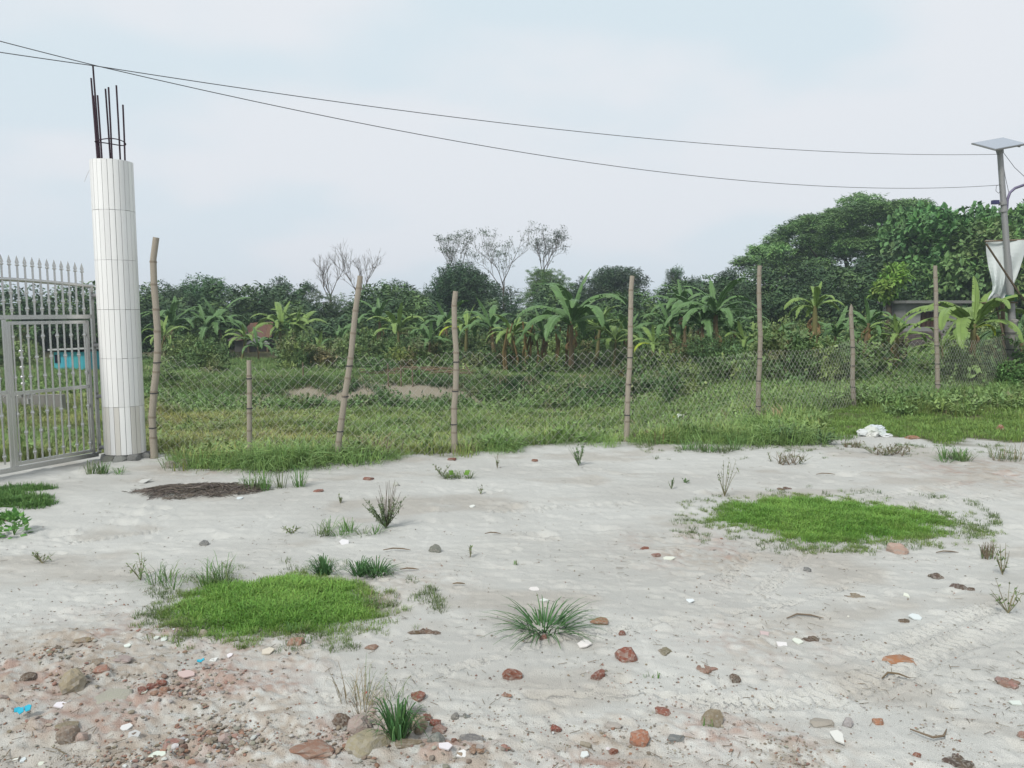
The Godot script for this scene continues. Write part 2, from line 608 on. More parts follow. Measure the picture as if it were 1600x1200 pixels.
func build_ground() -> void:
	var xs: Array = []
	var left := stretch(9.0, 420.0, 0.1, 1.09)
	left.reverse()
	for q in left:
		xs.append(-q)
	xs.append_array(lines(-9.0, -3.8, 0.05))
	xs.append_array(lines(-3.8, 4.4, 0.018))
	xs.append_array(lines(4.4, 10.0, 0.045))
	xs.append_array(stretch(10.0, 420.0, 0.1, 1.09))
	var ds: Array = []
	var back := stretch(0.0, 60.0, 0.4, 1.25)
	back.reverse()
	for q in back:
		ds.append(-q)
	ds.append_array(lines(0.3, 2.6, 0.12))
	ds.append_array(lines(2.6, 5.6, 0.0135))
	ds.append_array(lines(5.6, 10.6, 0.034))
	ds.append_array(lines(10.6, 30.0, 0.22))
	ds.append_array(stretch(30.0, 430.0, 0.3, 1.12))
	var nx := xs.size()
	var nd := ds.size()
	var hs := PackedFloat32Array()
	hs.resize(nx * nd)
	# tyre tracks: where they run, half width, spacing of the lugs
	for q in [[[[1080, 1104], [1240, 1094], [1310, 1080], [1400, 1046], [1480, 1008], [1600, 968]], 0.085, 0.055], [[[1280, 1030], [1380, 1010], [1480, 975], [1560, 950]], 0.06, 0.055], [[[1150, 960], [1230, 945], [1325, 915]], 0.024, 0.05], [[[640, 1062], [760, 1035], [860, 1008], [1000, 980], [1080, 962]], 0.024, 0.05], [[[110, 846], [180, 838], [250, 824]], 0.03, 0.06], [[[1300, 790], [1440, 770], [1600, 740]], 0.1, 0.08], [[[1330, 800], [1500, 786], [1610, 770]], 0.09, 0.08], [[[760, 800], [870, 793], [1000, 786]], 0.03, 0.07], [[[430, 1085], [500, 1092], [590, 1100]], 0.06, 0.05], [[[1120, 925], [1160, 880], [1200, 840]], 0.05, 0.05], [[[1180, 940], [1230, 890], [1260, 850]], 0.05, 0.05], [[[820, 1090], [1000, 1084], [1180, 1098]], 0.03, 0.4]]:
		var pts: Array = []
		for p in q[0]:
			var w := flat(p[0], p[1])
			pts.append(Vector2(w.x, -w.z))
		tracks.append([pts, q[1], q[2]])
	var cs := PackedColorArray()
	cs.resize(nx * nd)
	for j in nd:
		var d: float = ds[j]
		for i in nx:
			var x: float = xs[i]
			var h := H(x, d)
			var e := edge(x)
			var sand := 1.0 - smoothstep(-0.05, 0.35, d - e + 0.5 * nb.get_noise_2d(x * 110.0, d * 110.0))
			var rb := 0.0
			if d > 1.0 and d < 11.0 and absf(x) < 12.0:
				rb = rubble(x, d)
				rb = clampf(rb * 1.15 + rb * 1.1 * nb.get_noise_2d(x * 260.0, d * 260.0), 0.0, 1.0)
				if sand > 0.01:
					h += 0.014 * nb.get_noise_2d(x * 120.0, d * 220.0) + 0.008 * nc.get_noise_2d(x * 250.0, d * 900.0) * smoothstep(3.5, 6.0, d)
					h += (0.003 + 0.007 * rb) * nc.get_noise_2d(x * 700.0, d * 900.0) + rb * 0.012 * nc.get_noise_2d(x * 2200.0, d * 2600.0)
					var flake := nb.get_noise_2d(x * 330.0 + 500.0, d * 520.0)
					h += (0.005 + 0.012 * rb) * smoothstep(0.28, 0.33, flake) + rb * 0.02
			hs[j * nx + i] = h
			cs[j * nx + i] = soil(x, d, sand, rb)
	hs = stamp_tracks(xs, ds, hs)
	hs = stamp_dents(xs, ds, hs)
	grid_x = xs
	grid_d = ds
	grid_h = hs
	var v := PackedVector3Array()
	var n := PackedVector3Array()
	v.resize(nx * nd)
	n.resize(nx * nd)
	for j in nd:
		var j0: int = max(j - 1, 0)
		var j1: int = min(j + 1, nd - 1)
		for i in nx:
			var i0: int = max(i - 1, 0)
			var i1: int = min(i + 1, nx - 1)
			v[j * nx + i] = Vector3(xs[i], hs[j * nx + i], -ds[j])
			var gx: float = (hs[j * nx + i1] - hs[j * nx + i0]) / (xs[i1] - xs[i0])
			var gd: float = (hs[j1 * nx + i] - hs[j0 * nx + i]) / (ds[j1] - ds[j0])
			n[j * nx + i] = Vector3(-gx, 1, gd).normalized()
	var ix := PackedInt32Array()
	ix.resize((nx - 1) * (nd - 1) * 6)
	var k := 0
	for j in nd - 1:
		for i in nx - 1:
			var a := j * nx + i
			ix[k] = a; ix[k + 1] = a + nx; ix[k + 2] = a + 1
			ix[k + 3] = a + 1; ix[k + 4] = a + nx; ix[k + 5] = a + nx + 1
			k += 6
	var arr := []
	arr.resize(Mesh.ARRAY_MAX)
	arr[Mesh.ARRAY_VERTEX] = v
	arr[Mesh.ARRAY_NORMAL] = n
	arr[Mesh.ARRAY_COLOR] = cs
	arr[Mesh.ARRAY_INDEX] = ix
	var me := ArrayMesh.new()
	me.add_surface_from_arrays(Mesh.PRIMITIVE_TRIANGLES, arr)
	me.surface_set_material(0, M.sand)
	var o := obj("ground", me, self)
	tag(o, "pale grey sand plot with lower grassy fields behind it", "", "", "structure")


func soil(x: float, d: float, sand: float, rb: float) -> Color:
	var c := Color(0.77, 0.775, 0.735)
	c = c.lerp(Color(0.645, 0.64, 0.60), clampf(0.5 + 1.4 * nb.get_noise_2d(x * 40.0, d * 60.0), 0.0, 1.0) * 0.7)
	c = c.lerp(Color(0.55, 0.505, 0.44), 0.5 * smoothstep(0.1, 0.45, nc.get_noise_2d(x * 60.0 + 90.0, d * 90.0)))
	if rb > 0.0:
		var red := smoothstep(-0.1, 0.35, nb.get_noise_2d(x * 170.0 + 50.0, d * 170.0))
		var fine := 0.5 + 0.9 * nc.get_noise_2d(x * 1600.0, d * 1600.0) + 0.5 * nb.get_noise_2d(x * 700.0, d * 900.0)
		c = c.lerp(Color(0.52, 0.44, 0.36).lerp(Color(0.50, 0.34, 0.275), red), clampf(rb * 1.5 * fine, 0.0, 0.85))
	if sand < 1.0:
		var g := Color(0.17, 0.17, 0.09)
		if d > 20.0 and d < 32.0:
			g = g.lerp(Color(0.40, 0.36, 0.275), smoothstep(0.2, 0.6, bareness(x, d)))
		c = g.lerp(c, sand)
	return c


func stamp_tracks(xs: Array, ds: Array, hs: PackedFloat32Array) -> PackedFloat32Array:
	var nx := xs.size()
	for t in tracks:
		var pts: Array = t[0]
		var w: float = t[1]
		var run := 0.0
		for s in pts.size() - 1:
			var a: Vector2 = pts[s]
			var b: Vector2 = pts[s + 1]
			var l := (b - a).length()
			var u := (b - a) / l
			var i0: int = xs.bsearch(minf(a.x, b.x) - w * 1.5)
			var i1: int = min(xs.bsearch(maxf(a.x, b.x) + w * 1.5), nx)
			var j0: int = ds.bsearch(minf(a.y, b.y) - w * 1.5)
			var j1: int = min(ds.bsearch(maxf(a.y, b.y) + w * 1.5), ds.size())
			for j in range(j0, j1):
				for i in range(i0, i1):
					var p := Vector2(xs[i], ds[j]) - a
					var along := p.dot(u)
					if along < 0.0 or along >= l:
						continue
					var off := absf(p.cross(u)) / w
					if off > 1.4:
						continue
					var fade := 0.75 + 0.9 * nb.get_noise_2d((run + along) * 260.0, w * 9000.0)
					var lug: float = sin(TAU * ((run + along) / t[2] + off * 0.9))
					var inside := 1.0 - smoothstep(0.85, 1.05, off)
					hs[j * nx + i] += clampf(fade, 0.1, 1.0) * (inside * (-0.024 + 0.022 * smoothstep(-0.2, 0.5, lug)) + 0.014 * exp(-pow((off - 1.12) * 6.0, 2.0)))
			run += l
	return hs


func stamp_dents(xs: Array, ds: Array, hs: PackedFloat32Array) -> PackedFloat32Array:
	var nx := xs.size()
	for k in 1300:
		var p := flat(rng.randf_range(-60, 1660), 700.0 + 500.0 * pow(rng.randf(), 0.8))
		var d := -p.z
		if d > edge(p.x) - 0.2:
			continue
		var r := rng.randf_range(0.012, 0.05) * (1.0 if d < 5.6 else 1.6)
		var deep := r * rng.randf_range(0.06, 0.4)
		if rng.randf() < 0.4:
			deep = -deep * 0.8
		var long := rng.randf_range(1.0, 2.2)
		for j in range(ds.bsearch(d - r * 2.0), min(ds.bsearch(d + r * 2.0), ds.size())):
			for i in range(xs.bsearch(p.x - r * 2.0 * long), min(xs.bsearch(p.x + r * 2.0 * long), nx)):
				var x: float = xs[i]
				var q: float = Vector2((x - p.x) / long, ds[j] - d).length() / r
				q *= 1.0 + 0.5 * nb.get_noise_2d(x * 900.0, ds[j] * 900.0)
				hs[j * nx + i] += deep * (-exp(-q * q * 2.2) + 0.45 * exp(-pow((q - 1.25) * 3.0, 2.0)))
	return hs


func lay(p: Vector3, size: float, lean := 0.2) -> Transform3D:
	var b := Basis(Vector3.UP, rng.randf() * TAU) * Basis(Vector3.RIGHT, rng.randf_range(-lean, lean))
	return Transform3D(b.scaled(Vector3.ONE * size), p)


func vary(c: Color, v := 0.2) -> Color:
	var g := rng.randf_range(1.0 - v, 1.0 + v)
	return Color(c.r * g * rng.randf_range(0.93, 1.07), c.g * g, c.b * g * rng.randf_range(0.9, 1.1))


func build_far_grass() -> void:
	var places := {}
	var tints := {}
	for k in ["tall0", "tall1", "tall2", "tall3", "field0", "field1", "field2", "field3", "short0", "short1", "short2", "weed0", "weed1", "weed2"]:
		places[k] = []
		tints[k] = []
	# the field, the bank and the rough ground behind the sand
	for i in 95000:
		var a := rng.randf_range(-0.72, 0.74)
		var d := sqrt(rng.randf_range(60.0, 1180.0))
		var x := a * d
		var e := edge(x)
		var off := d - e + 0.5 * nb.get_noise_2d(x * 110.0, d * 110.0)
		if off < 0.15 or (x < -4.2 and x > -5.6 and d < 9.4 and d > 7.4):
			continue
		var right := smoothstep(0.34, 0.5, a)
		var p := Vector3(x, H(x, d) - 0.01, -d)
		var dry := clampf(0.5 + 1.6 * na.get_noise_2d(x * 18.0 + 300.0, d * 30.0), 0.0, 1.0)
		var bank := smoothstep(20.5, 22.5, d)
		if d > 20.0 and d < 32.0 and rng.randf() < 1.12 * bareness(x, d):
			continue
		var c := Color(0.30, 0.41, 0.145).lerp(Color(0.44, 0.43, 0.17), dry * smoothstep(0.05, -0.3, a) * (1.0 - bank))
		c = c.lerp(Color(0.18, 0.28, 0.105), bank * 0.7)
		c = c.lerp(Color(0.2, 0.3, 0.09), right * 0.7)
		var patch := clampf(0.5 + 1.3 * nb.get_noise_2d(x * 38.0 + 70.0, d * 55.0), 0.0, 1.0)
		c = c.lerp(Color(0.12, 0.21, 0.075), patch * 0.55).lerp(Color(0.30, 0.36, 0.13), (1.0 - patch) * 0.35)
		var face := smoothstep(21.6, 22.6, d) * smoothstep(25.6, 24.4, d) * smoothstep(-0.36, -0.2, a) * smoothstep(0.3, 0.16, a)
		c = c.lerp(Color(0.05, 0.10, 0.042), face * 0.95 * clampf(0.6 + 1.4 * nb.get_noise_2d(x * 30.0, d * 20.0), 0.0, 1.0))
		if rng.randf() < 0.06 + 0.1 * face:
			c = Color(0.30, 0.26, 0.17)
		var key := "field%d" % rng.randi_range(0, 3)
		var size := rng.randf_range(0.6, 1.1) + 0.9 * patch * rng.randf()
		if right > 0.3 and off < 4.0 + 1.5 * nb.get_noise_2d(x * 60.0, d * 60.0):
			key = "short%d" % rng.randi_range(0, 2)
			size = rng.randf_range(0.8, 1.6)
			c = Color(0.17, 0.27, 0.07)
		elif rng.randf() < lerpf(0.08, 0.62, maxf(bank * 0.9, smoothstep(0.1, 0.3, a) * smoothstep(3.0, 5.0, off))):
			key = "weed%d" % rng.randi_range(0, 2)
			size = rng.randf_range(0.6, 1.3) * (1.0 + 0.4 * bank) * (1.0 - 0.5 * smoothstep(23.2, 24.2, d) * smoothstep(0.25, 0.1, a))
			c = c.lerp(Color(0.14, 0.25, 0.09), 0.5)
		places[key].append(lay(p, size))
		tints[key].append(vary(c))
	# rank weeds and low bushes on the ground between the bank and the trees
	for i in 15000:
		var a := rng.randf_range(-0.72, 0.74)
		var d := rng.randf_range(24.6, 39.0)
		if a > 0.2:
			d = rng.randf_range(16.5, 39.0)
		var x := a * d
		var lump := nb.get_noise_2d(x * 42.0, d * 42.0) + 0.14 + 0.25 * smoothstep(27.0, 36.0, d)
		lump -= 0.5 * smoothstep(29.5, 27.5, d) * smoothstep(0.2, 0.1, a)
		if (a > -0.375 and a < -0.30) or (a < -0.45 and a > -0.62) or (a > 0.5 and a < 0.57 and d > 19.0):
			continue
		if lump < 0.0 or bareness(x, d) > 0.1 or (d < 21.0 and lump < 0.2) or (absf(x + 17.5) < 2.0 and d < 30.0):
			continue
		var p := Vector3(x, H(x, d) + rng.randf() * 1.5 * lump, -d)
		var key := "weed%d" % rng.randi_range(0, 2)
		places[key].append(lay(p, rng.randf_range(1.0, 2.0), 0.7))
		var hue := nb.get_noise_2d(x * 55.0 + 200.0, d * 30.0)
		var c := Color(0.115, 0.20, 0.075).lerp(Color(0.21, 0.28, 0.10), clampf(hue * 2.0, 0.0, 1.0)).lerp(Color(0.20, 0.155, 0.08), clampf(-hue * 1.6 - 0.2, 0.0, 0.8))
		tints[key].append(vary(c, 0.3))
	# the long grass along the edge of the sand
	for i in 9000:
		var px := rng.randf_range(315, 1290)
		var q := flat(px, 700)
		var x := q.x
		var d := edge(x) + 1.9 * rng.randf() - 0.35 * pow(rng.randf(), 3.0)
		var lush := 0.55 + 1.3 * nb.get_noise_2d(x * 70.0, d * 70.0)
		if px > 870 and px < 1060:
			lush -= 0.1
		lush += 0.35 * smoothstep(640, 560, px) + 0.35 * smoothstep(1040, 1090, px) - 0.5 * smoothstep(850, 900, px) * smoothstep(1060, 1030, px) - 0.1
		if rng.randf() > lush + 0.25 * (d - edge(x)):
			continue
		var key := "tall%d" % rng.randi_range(0, 3)
		places[key].append(lay(Vector3(x, H(x, d) - 0.01, -d), rng.randf_range(0.35, 1.0) * clampf(0.45 + lush * 0.4, 0.35, 0.95), 0.55))
		tints[key].append(vary(Color(0.215, 0.34, 0.115), 0.35))
	for k in places:
		if places[k].is_empty():
			continue
		var o := many("long_grass" if k.begins_with("tall") else ("ground_cover" if k.begins_with("weed") else ("short_grass" if k.begins_with("short") else "field_grass")), clump[k], places[k], tints[k], self)
		var what: String = {"t": "long green grass fringing the back edge of the sand", "w": "leafy weeds covering the far bank behind the fence", "s": "short mown looking grass behind the sand near the lamp pole", "f": "yellowish green meadow grass in the low field behind the fence"}[k[0]]
		tag(o, what, "grass", "", "stuff")


func build_lawns() -> void:
	for row in [[438, 946, 0.66, 0.50, 2300, "bright green turf island on the sand nearest the rubble", 0.12], [1288, 811, 1.02, 0.70, 3900, "bright green turf island on the sand before the white sack", -0.05]]:
		var c := flat(row[0], row[1])
		var places: Array = [[], [], [], []]
		var tints: Array = [[], [], [], []]
		for i in int(row[4] * 2.8):
			var a := rng.randf() * TAU
			var q := sqrt(rng.randf()) * 1.4
			var dx: float = cos(a) * q
			var dz: float = sin(a) * q
			var rim := 1.0 + 0.22 * nb.get_noise_2d(cos(a) * 130.0 + row[0], sin(a) * 130.0)
			var t := q / rim
			if rng.randf() < smoothstep(0.5, 1.2, t + 0.4 * nb.get_noise_2d((c.x + dx) * 260.0, dz * 260.0)):
				continue
			var p := c + Vector3(dx * row[2] + dz * float(row[6]), 0, dz * row[3])
			p.y = land(p.x, -p.z) + 0.002 + 0.02 * maxf(0.0, 1.0 - t * t)
			var k := rng.randi_range(0, 3)
			places[k].append(lay(p, rng.randf_range(0.65, 1.2) * lerpf(1.2, 0.7, smoothstep(0.5, 1.1, t)), 0.25))
			var tone := clampf(0.5 + nb.get_noise_2d(p.x * 160.0, p.z * 160.0), 0.0, 1.0)
			tints[k].append(vary(Color(0.155, 0.31, 0.06).lerp(Color(0.21, 0.37, 0.08), tone).lerp(Color(0.2, 0.24, 0.09), clampf(smoothstep(0.7, 1.1, t) * 0.7 + (0.5 if rng.randf() < 0.08 else 0.0), 0.0, 1.0)), 0.22))
		var root := thing("lawn_patch", row[5], "grass", Vector3(c.x, 0, c.z))
		root.set_meta("kind", "stuff")
		var turf := MB.new()
		turf.col = Color(0.10, 0.15, 0.04)
		var ring: Array = []
		for i in 40:
			var a := TAU * i / 40
			var rim := 0.7 * (1.0 + 0.22 * nb.get_noise_2d(cos(a) * 130.0 + row[0], sin(a) * 130.0))
			var q := Vector3(cos(a) * rim * row[2] + sin(a) * rim * float(row[6]), 0, sin(a) * rim * row[3])
			q.y = H(c.x + q.x, -(c.z + q.z)) - 0.012
			ring.append(q)
		for i in 40:
			var a: Vector3 = ring[i]
			var b: Vector3 = ring[(i + 1) % 40]
			var top := Vector3(0, H(c.x, -c.z) + 0.03, 0)
			var am := a * 0.6 + Vector3(0, top.y * 0.9, 0)
			var bm := b * 0.6 + Vector3(0, top.y * 0.9, 0)
			turf.quad(a, b, bm, am)
			turf.tri(am, bm, top)
		obj("turf", turf.mesh(M.stone), root)
		for k in 4:
			for i in places[k].size():
				places[k][i].origin -= root.position
			var o := many("grass", clump["lawn%d" % k], places[k], tints[k], root)
			o.set_meta("kind", "stuff")


# ---------------------------------------------------------------- trees
func limb_tree(mb: MB, p: Vector3, dir: Vector3, length: float, r: float, depth: int, tips: Array, spread := 0.6, rise := 0.25) -> void:
	var pts: Array = [p]
	var q := p
	var d := dir
	var n := 3
	for i in n:
		d = (d + rand_dir() * 0.16 + Vector3.UP * rise * 0.2).normalized()
		q += d * length / n
		pts.append(q)
	mb.tube(pts, [r, r * 0.88, r * 0.76, r * 0.66], 5 if depth > 1 else 4, false)
	if depth == 0:
		tips.append(q)
		return
	var kids := rng.randi_range(2, 3)
	for i in kids:
		var nd := (d + rand_dir(rise) * spread).normalized()
		limb_tree(mb, q, nd, length * rng.randf_range(0.62, 0.85), r * 0.62, depth - 1, tips, spread, rise)
	if depth > 1:
		limb_tree(mb, pts[2], (d + rand_dir(rise) * spread * 1.3).normalized(), length * 0.6, r * 0.45, depth - 2, tips, spread, rise)


func tree(called: String, label: String, px: float, top: float, low: float, half: float, depth: float, kind: String, color: Color, o := {}) -> void:
	var crown_top := at(px, top, depth)
	var crown_low := at(px, low, depth)
	var r := half / FOCAL * depth * (1.14 if depth > 54.0 else 1.0)
	var x := crown_top.x
	var base := ground(x, depth)
	var root := thing(called, label, "tree", base, o.get("group", "trees beyond the banana plants"))
	var hh := (crown_top.y - crown_low.y) * 0.5
	var mid := Vector3(0, crown_top.y - hh - base.y, 0)
	var height := crown_top.y - base.y
	var wood := MB.new()
	wood.tube([Vector3(0, -0.2, 0), Vector3(r * 0.04, height * 0.25, 0), Vector3(0, mid.y, 0), Vector3(-r * 0.05, height * 0.82, 0)], [height * 0.03 + 0.05, height * 0.024 + 0.04, height * 0.016 + 0.03, 0.03], 8)
	obj("trunk", wood.mesh(M.bark), root)
	var lobes: Array = []
	var n: int = o.get("lobes", 9)
	for i in n:
		var d := rand_dir(0.25)
		var q := rng.randf_range(0.45, 0.72)
		lobes.append([mid + Vector3(d.x * r * q, d.y * hh * q, d.z * r * q), rng.randf_range(0.36, 0.56) * minf(r, hh) * float(o.get("lobe", 1.0)), rng.randf_range(0.8, 1.2)])
	lobes.append([mid, minf(r, hh) * 0.6, 1.0])
	for l in lobes.size():
		if l % 2 == 0:
			var lm := MB.new()
			var c: Vector3 = lobes[l][0]
			var s := Vector3(0, clampf(c.y - r * 0.7, height * 0.2, height * 0.7), 0)
			lm.tube([s, s.lerp(c, 0.5) + Vector3.UP * 0.1 * r, c], [height * 0.011 + 0.03, height * 0.008 + 0.02, 0.02], 5)
			obj("limb", lm.mesh(M.bark), root)
	var size: float = o.get("size", 0.8)
	var places: Array = [[], [], []]
	var tints: Array = [[], [], []]
	var dense: float = o.get("dense", 1.0)
	for lo in lobes:
		var lr: float = lo[1]
		var count := int(dense * 9.0 * lr * lr / (size * size * 0.16)) + 4
		var hue := rng.randf_range(-0.1, 0.1)
		for i in count:
			var d := rand_dir(0.1)
			var q := lr * pow(rng.randf(), 0.35) * 1.08
			var p: Vector3 = lo[0] + Vector3(d.x * q * 1.12, d.y * q * float(o.get("flat", 0.9)), d.z * q * 1.12)
			var k := rng.randi_range(0, 2)
			places[k].append(Transform3D(Basis(Vector3.UP, rng.randf() * TAU).scaled(Vector3.ONE * size * rng.randf_range(0.7, 1.25)), p))
			var c := vary(color, 0.22)
			tints[k].append(Color(c.r * (1.0 + hue), c.g * lo[2], c.b))
	for k in 3:
		many("crown", clump[kind + str(k)], places[k], tints[k], root)


func bare_tree(label: String, px: float, top: float, low: float, half: float, depth: float, leafs: int, color: Color) -> void:
	var tip := at(px, top, depth)
	var base := ground(tip.x, depth)
	var fork := at(px, low, depth).y - base.y
	var root := thing("sparse_tree", label, "tree", base, "thin trees standing above the dark tree line")
	var mb := MB.new()
	var height := tip.y - base.y
	mb.tube([Vector3(0, -0.2, 0), Vector3(0.05, fork * 0.5, 0), Vector3(0, fork, 0)], [0.11, 0.085, 0.06], 6)
	obj("trunk", mb.mesh(M.bark), root)
	var br := MB.new()
	var tips: Array = []
	var l := (height - fork) * 0.42
	var r := half / FOCAL * depth
	for i in 4:
		var a := TAU * i / 4 + rng.randf()
		limb_tree(br, Vector3(0, fork - 0.2 * i * l, 0), Vector3(cos(a) * r / l * 0.5, 1.0, sin(a) * r / l * 0.5).normalized(), l * rng.randf_range(0.75, 1.0), 0.042, 4, tips, 0.62, 0.4)
	obj("branches", br.mesh(M.bark), root)
	if leafs > 0:
		var places: Array = []
		var tints: Array = []
		for t in tips:
			for i in leafs:
				places.append(lay(t + rand_dir() * rng.randf() * 0.25, rng.randf_range(0.6, 1.1), 0.8))
				tints.append(vary(color))
		many("leaves", clump["thin0"], places, tints, root)


func build_trees() -> void:
	var dark := Color(0.066, 0.125, 0.056)
	tree("dark_tree", "dark tree showing between tiled pillar and first bamboo post", 228, 452, 560, 30, 70, "broad", dark, {"lobes": 7})
	tree("mango_tree", "broad dark domed tree behind the left banana row", 308, 433, 545, 80, 56, "broad", Color(0.07, 0.14, 0.055), {"lobes": 15})
	tree("olive_tree", "small olive green tree above the brown tin roof", 412, 461, 540, 42, 64, "broad", Color(0.10, 0.14, 0.06), {"lobes": 8, "size": 0.7})
	tree("round_tree", "round dull green tree left of the leaning bamboo post", 508, 458, 570, 62, 50, "fine", Color(0.095, 0.15, 0.065), {"lobes": 11})
	tree("dark_tree", "dark tree right of the leaning bamboo post with notched top", 618, 421, 560, 48, 57, "broad", dark, {"lobes": 9})
	tree("dark_tree", "low dark tree in the dip of the tree line", 668, 442, 560, 34, 60, "broad", dark, {"lobes": 8})
	tree("dark_tree", "tall dark tree under the sparse trees behind the middle post", 738, 405, 550, 62, 58, "broad", Color(0.055, 0.105, 0.05), {"lobes": 13})
	tree("bright_tree", "bright feathery green round tree amid darker trees", 846, 417, 490, 50, 62, "fine", Color(0.115, 0.21, 0.06), {"lobes": 11, "size": 0.75})
	tree("dark_tree", "small dark tree tucked right of the bright green tree", 890, 434, 510, 26, 68, "broad", dark, {"lobes": 7})
	tree("dark_tree", "dark pointed tree behind the tall post at centre right", 955, 410, 520, 52, 64, "broad", Color(0.06, 0.10, 0.055), {"lobes": 11})
	tree("spire_tree", "thin spire topped tree, taller of the twin spires", 1056, 410, 475, 14, 62, "needle", dark, {"lobes": 10, "size": 1.0, "lobe": 1.3})
	tree("spire_tree", "thin spire topped tree, shorter of the twin spires", 1082, 422, 475, 16, 63, "needle", dark, {"lobes": 9, "size": 1.0, "lobe": 1.2})
	tree("grey_tree", "greyish tree left of the bamboo post under the spreading tree", 1140, 410, 520, 36, 55, "broad", Color(0.06, 0.10, 0.055), {"lobes": 9})
	tree("brown_tree", "brown tinged tree behind the post at the spreading tree", 1188, 416, 525, 42, 52, "fine", Color(0.10, 0.085, 0.055), {"lobes": 9})
	tree("dark_tree", "dark low tree under the left boughs of the spreading tree", 1215, 455, 560, 40, 56, "broad", dark, {"lobes": 8})
	rain_tree()
	tree("teak_tree", "large leaved dark tree beside the solar lamp pole", 1470, 318, 500, 92, 43, "big", Color(0.125, 0.235, 0.085), {"lobes": 18})
	tree("teak_tree", "large leaved tree with paler leaves left of the lamp pole", 1540, 338, 510, 84, 40, "big", Color(0.15, 0.28, 0.09), {"lobes": 15})
	tree("teak_tree", "large leaved tree behind the torn banner at the right", 1625, 312, 500, 96, 46, "big", Color(0.13, 0.245, 0.085), {"lobes": 16})
	tree("young_tree", "yellow green sapling hanging below the spreading tree", 1392, 404, 470, 26, 34, "big", Color(0.18, 0.31, 0.065), {"lobes": 6, "size": 0.55})
	tree("far_tree", "dark tree seen through the gate bars, leftmost of the row", 20, 512, 600, 36, 46, "broad", dark, {"lobes": 8})
	tree("far_tree", "dark tree behind the blue shed seen through the gate", 95, 508, 590, 42, 44, "broad", Color(0.055, 0.10, 0.045), {"lobes": 9})
	tree("far_tree", "dark tree between the blue shed and the tiled pillar", 150, 490, 590, 30, 48, "broad", dark, {"lobes": 8})
	for row in [[268, 450, 34, "rear dark tree behind the left end of the banana row"], [395, 452, 36, "rear dark tree just left of the olive tree"], [470, 462, 40, "rear dark tree between olive tree and round dull tree"], [560, 446, 40, "rear dark tree behind the leaning bamboo post top"], [690, 432, 36, "rear dark tree left of the tall dark one"], [800, 446, 34, "rear dark tree in the gap left of the bright tree"], [918, 440, 34, "rear dark tree between bright tree and pointed tree"], [1005, 452, 36, "rear dark tree right of the fourth tall post"], [1105, 440, 36, "rear dark tree right of the twin spires"], [1165, 430, 40, "rear dark tree under the left tip of the big crown"]]:
		tree("rear_tree", row[3], row[0], row[1], 560, row[2], 74, "broad", Color(0.055, 0.10, 0.05), {"lobes": 8, "size": 1.0})
	bare_tree("thin bare tree with few leaves above the olive tree", 455, 440, 490, 32, 60, 2, dark)
	bare_tree("leafless tree of upright twigs left of the leaning post", 515, 394, 462, 28, 60, 0, dark)
	bare_tree("leafless twiggy tree right behind the leaning post top", 562, 388, 462, 30, 61, 0, dark)
	bare_tree("leftmost of three tall sparse trees behind the middle post", 710, 366, 440, 36, 68, 1, Color(0.08, 0.12, 0.06))
	bare_tree("middle of three tall sparse trees with a forked trunk", 786, 358, 440, 46, 68, 1, Color(0.08, 0.12, 0.06))
	bare_tree("rightmost of three tall sparse trees above the bright tree", 850, 360, 420, 42, 69, 1, Color(0.07, 0.10, 0.06))
	# shrubs that stand between the banana plants
	for row in [[630, 542, 590, 40, 30, "yellow green shrub right of the leaning bamboo post", Color(0.16, 0.2, 0.05)], [590, 552, 590, 26, 31, "small yellow green shrub behind the leaning post foot", Color(0.13, 0.18, 0.05)], [1120, 520, 600, 46, 24, "mixed green shrub among bananas right of centre", Color(0.09, 0.16, 0.06)], [1230, 540, 600, 34, 23, "dark shrub right of the fifth tall post", Color(0.06, 0.11, 0.05)], [1150, 470, 540, 40, 34, "leafy shrub below the brown tinged tree", Color(0.08, 0.15, 0.055)], [935, 480, 560, 46, 34, "leafy green shrub behind the large banana plant", Color(0.10, 0.18, 0.055)], [690, 520, 580, 30, 33, "green shrub behind the middle bamboo post", Color(0.09, 0.15, 0.05)], [1390, 545, 600, 40, 22, "dense shrub below the grey house", Color(0.08, 0.15, 0.055)], [1545, 560, 605, 36, 19.5, "shrub behind the banana plant beside the lamp pole", Color(0.09, 0.17, 0.06)], [1580, 560, 600, 26, 16.6, "vine covered bush at the foot of the concrete pole", Color(0.1, 0.2, 0.06)], [330, 545, 590, 34, 36, "low shrub under the left banana row", Color(0.08, 0.12, 0.05)], [215, 560, 600, 26, 33, "low shrub just right of the tiled pillar", Color(0.07, 0.11, 0.05)], [760, 540, 590, 30, 31, "dark shrub below the tall dark tree", Color(0.05, 0.09, 0.04)]]:
		shrub(row[0], row[1], row[2], row[3], row[4], row[5], row[6])
	# the dense growth that closes the view under the trees
	var places: Array = [[], [], []]
	var tints: Array = [[], [], []]
	for i in 16000:
		var a := rng.randf_range(-0.72, 0.74)
		var d := rng.randf_range(38.0, 50.0)
		if (a < -0.4 and a > -0.62 and d < 42.0) or (a > -0.375 and a < -0.30 and d < 44.5):
			continue
		var x := a * d
		var top := 1.0 + (0.5 + 2.2 * clampf(0.5 + 1.6 * na.get_noise_2d(x * 24.0, 7.0), 0.0, 1.0)) * smoothstep(37.0, 42.0, d)
		if a > 0.3:
			top += 1.0
		var p := Vector3(x, H(x, d) + rng.randf() * top, -d)
		var k := rng.randi_range(0, 2)
		places[k].append(Transform3D(Basis(Vector3.UP, rng.randf() * TAU).scaled(Vector3.ONE * rng.randf_range(0.8, 1.5)), p))
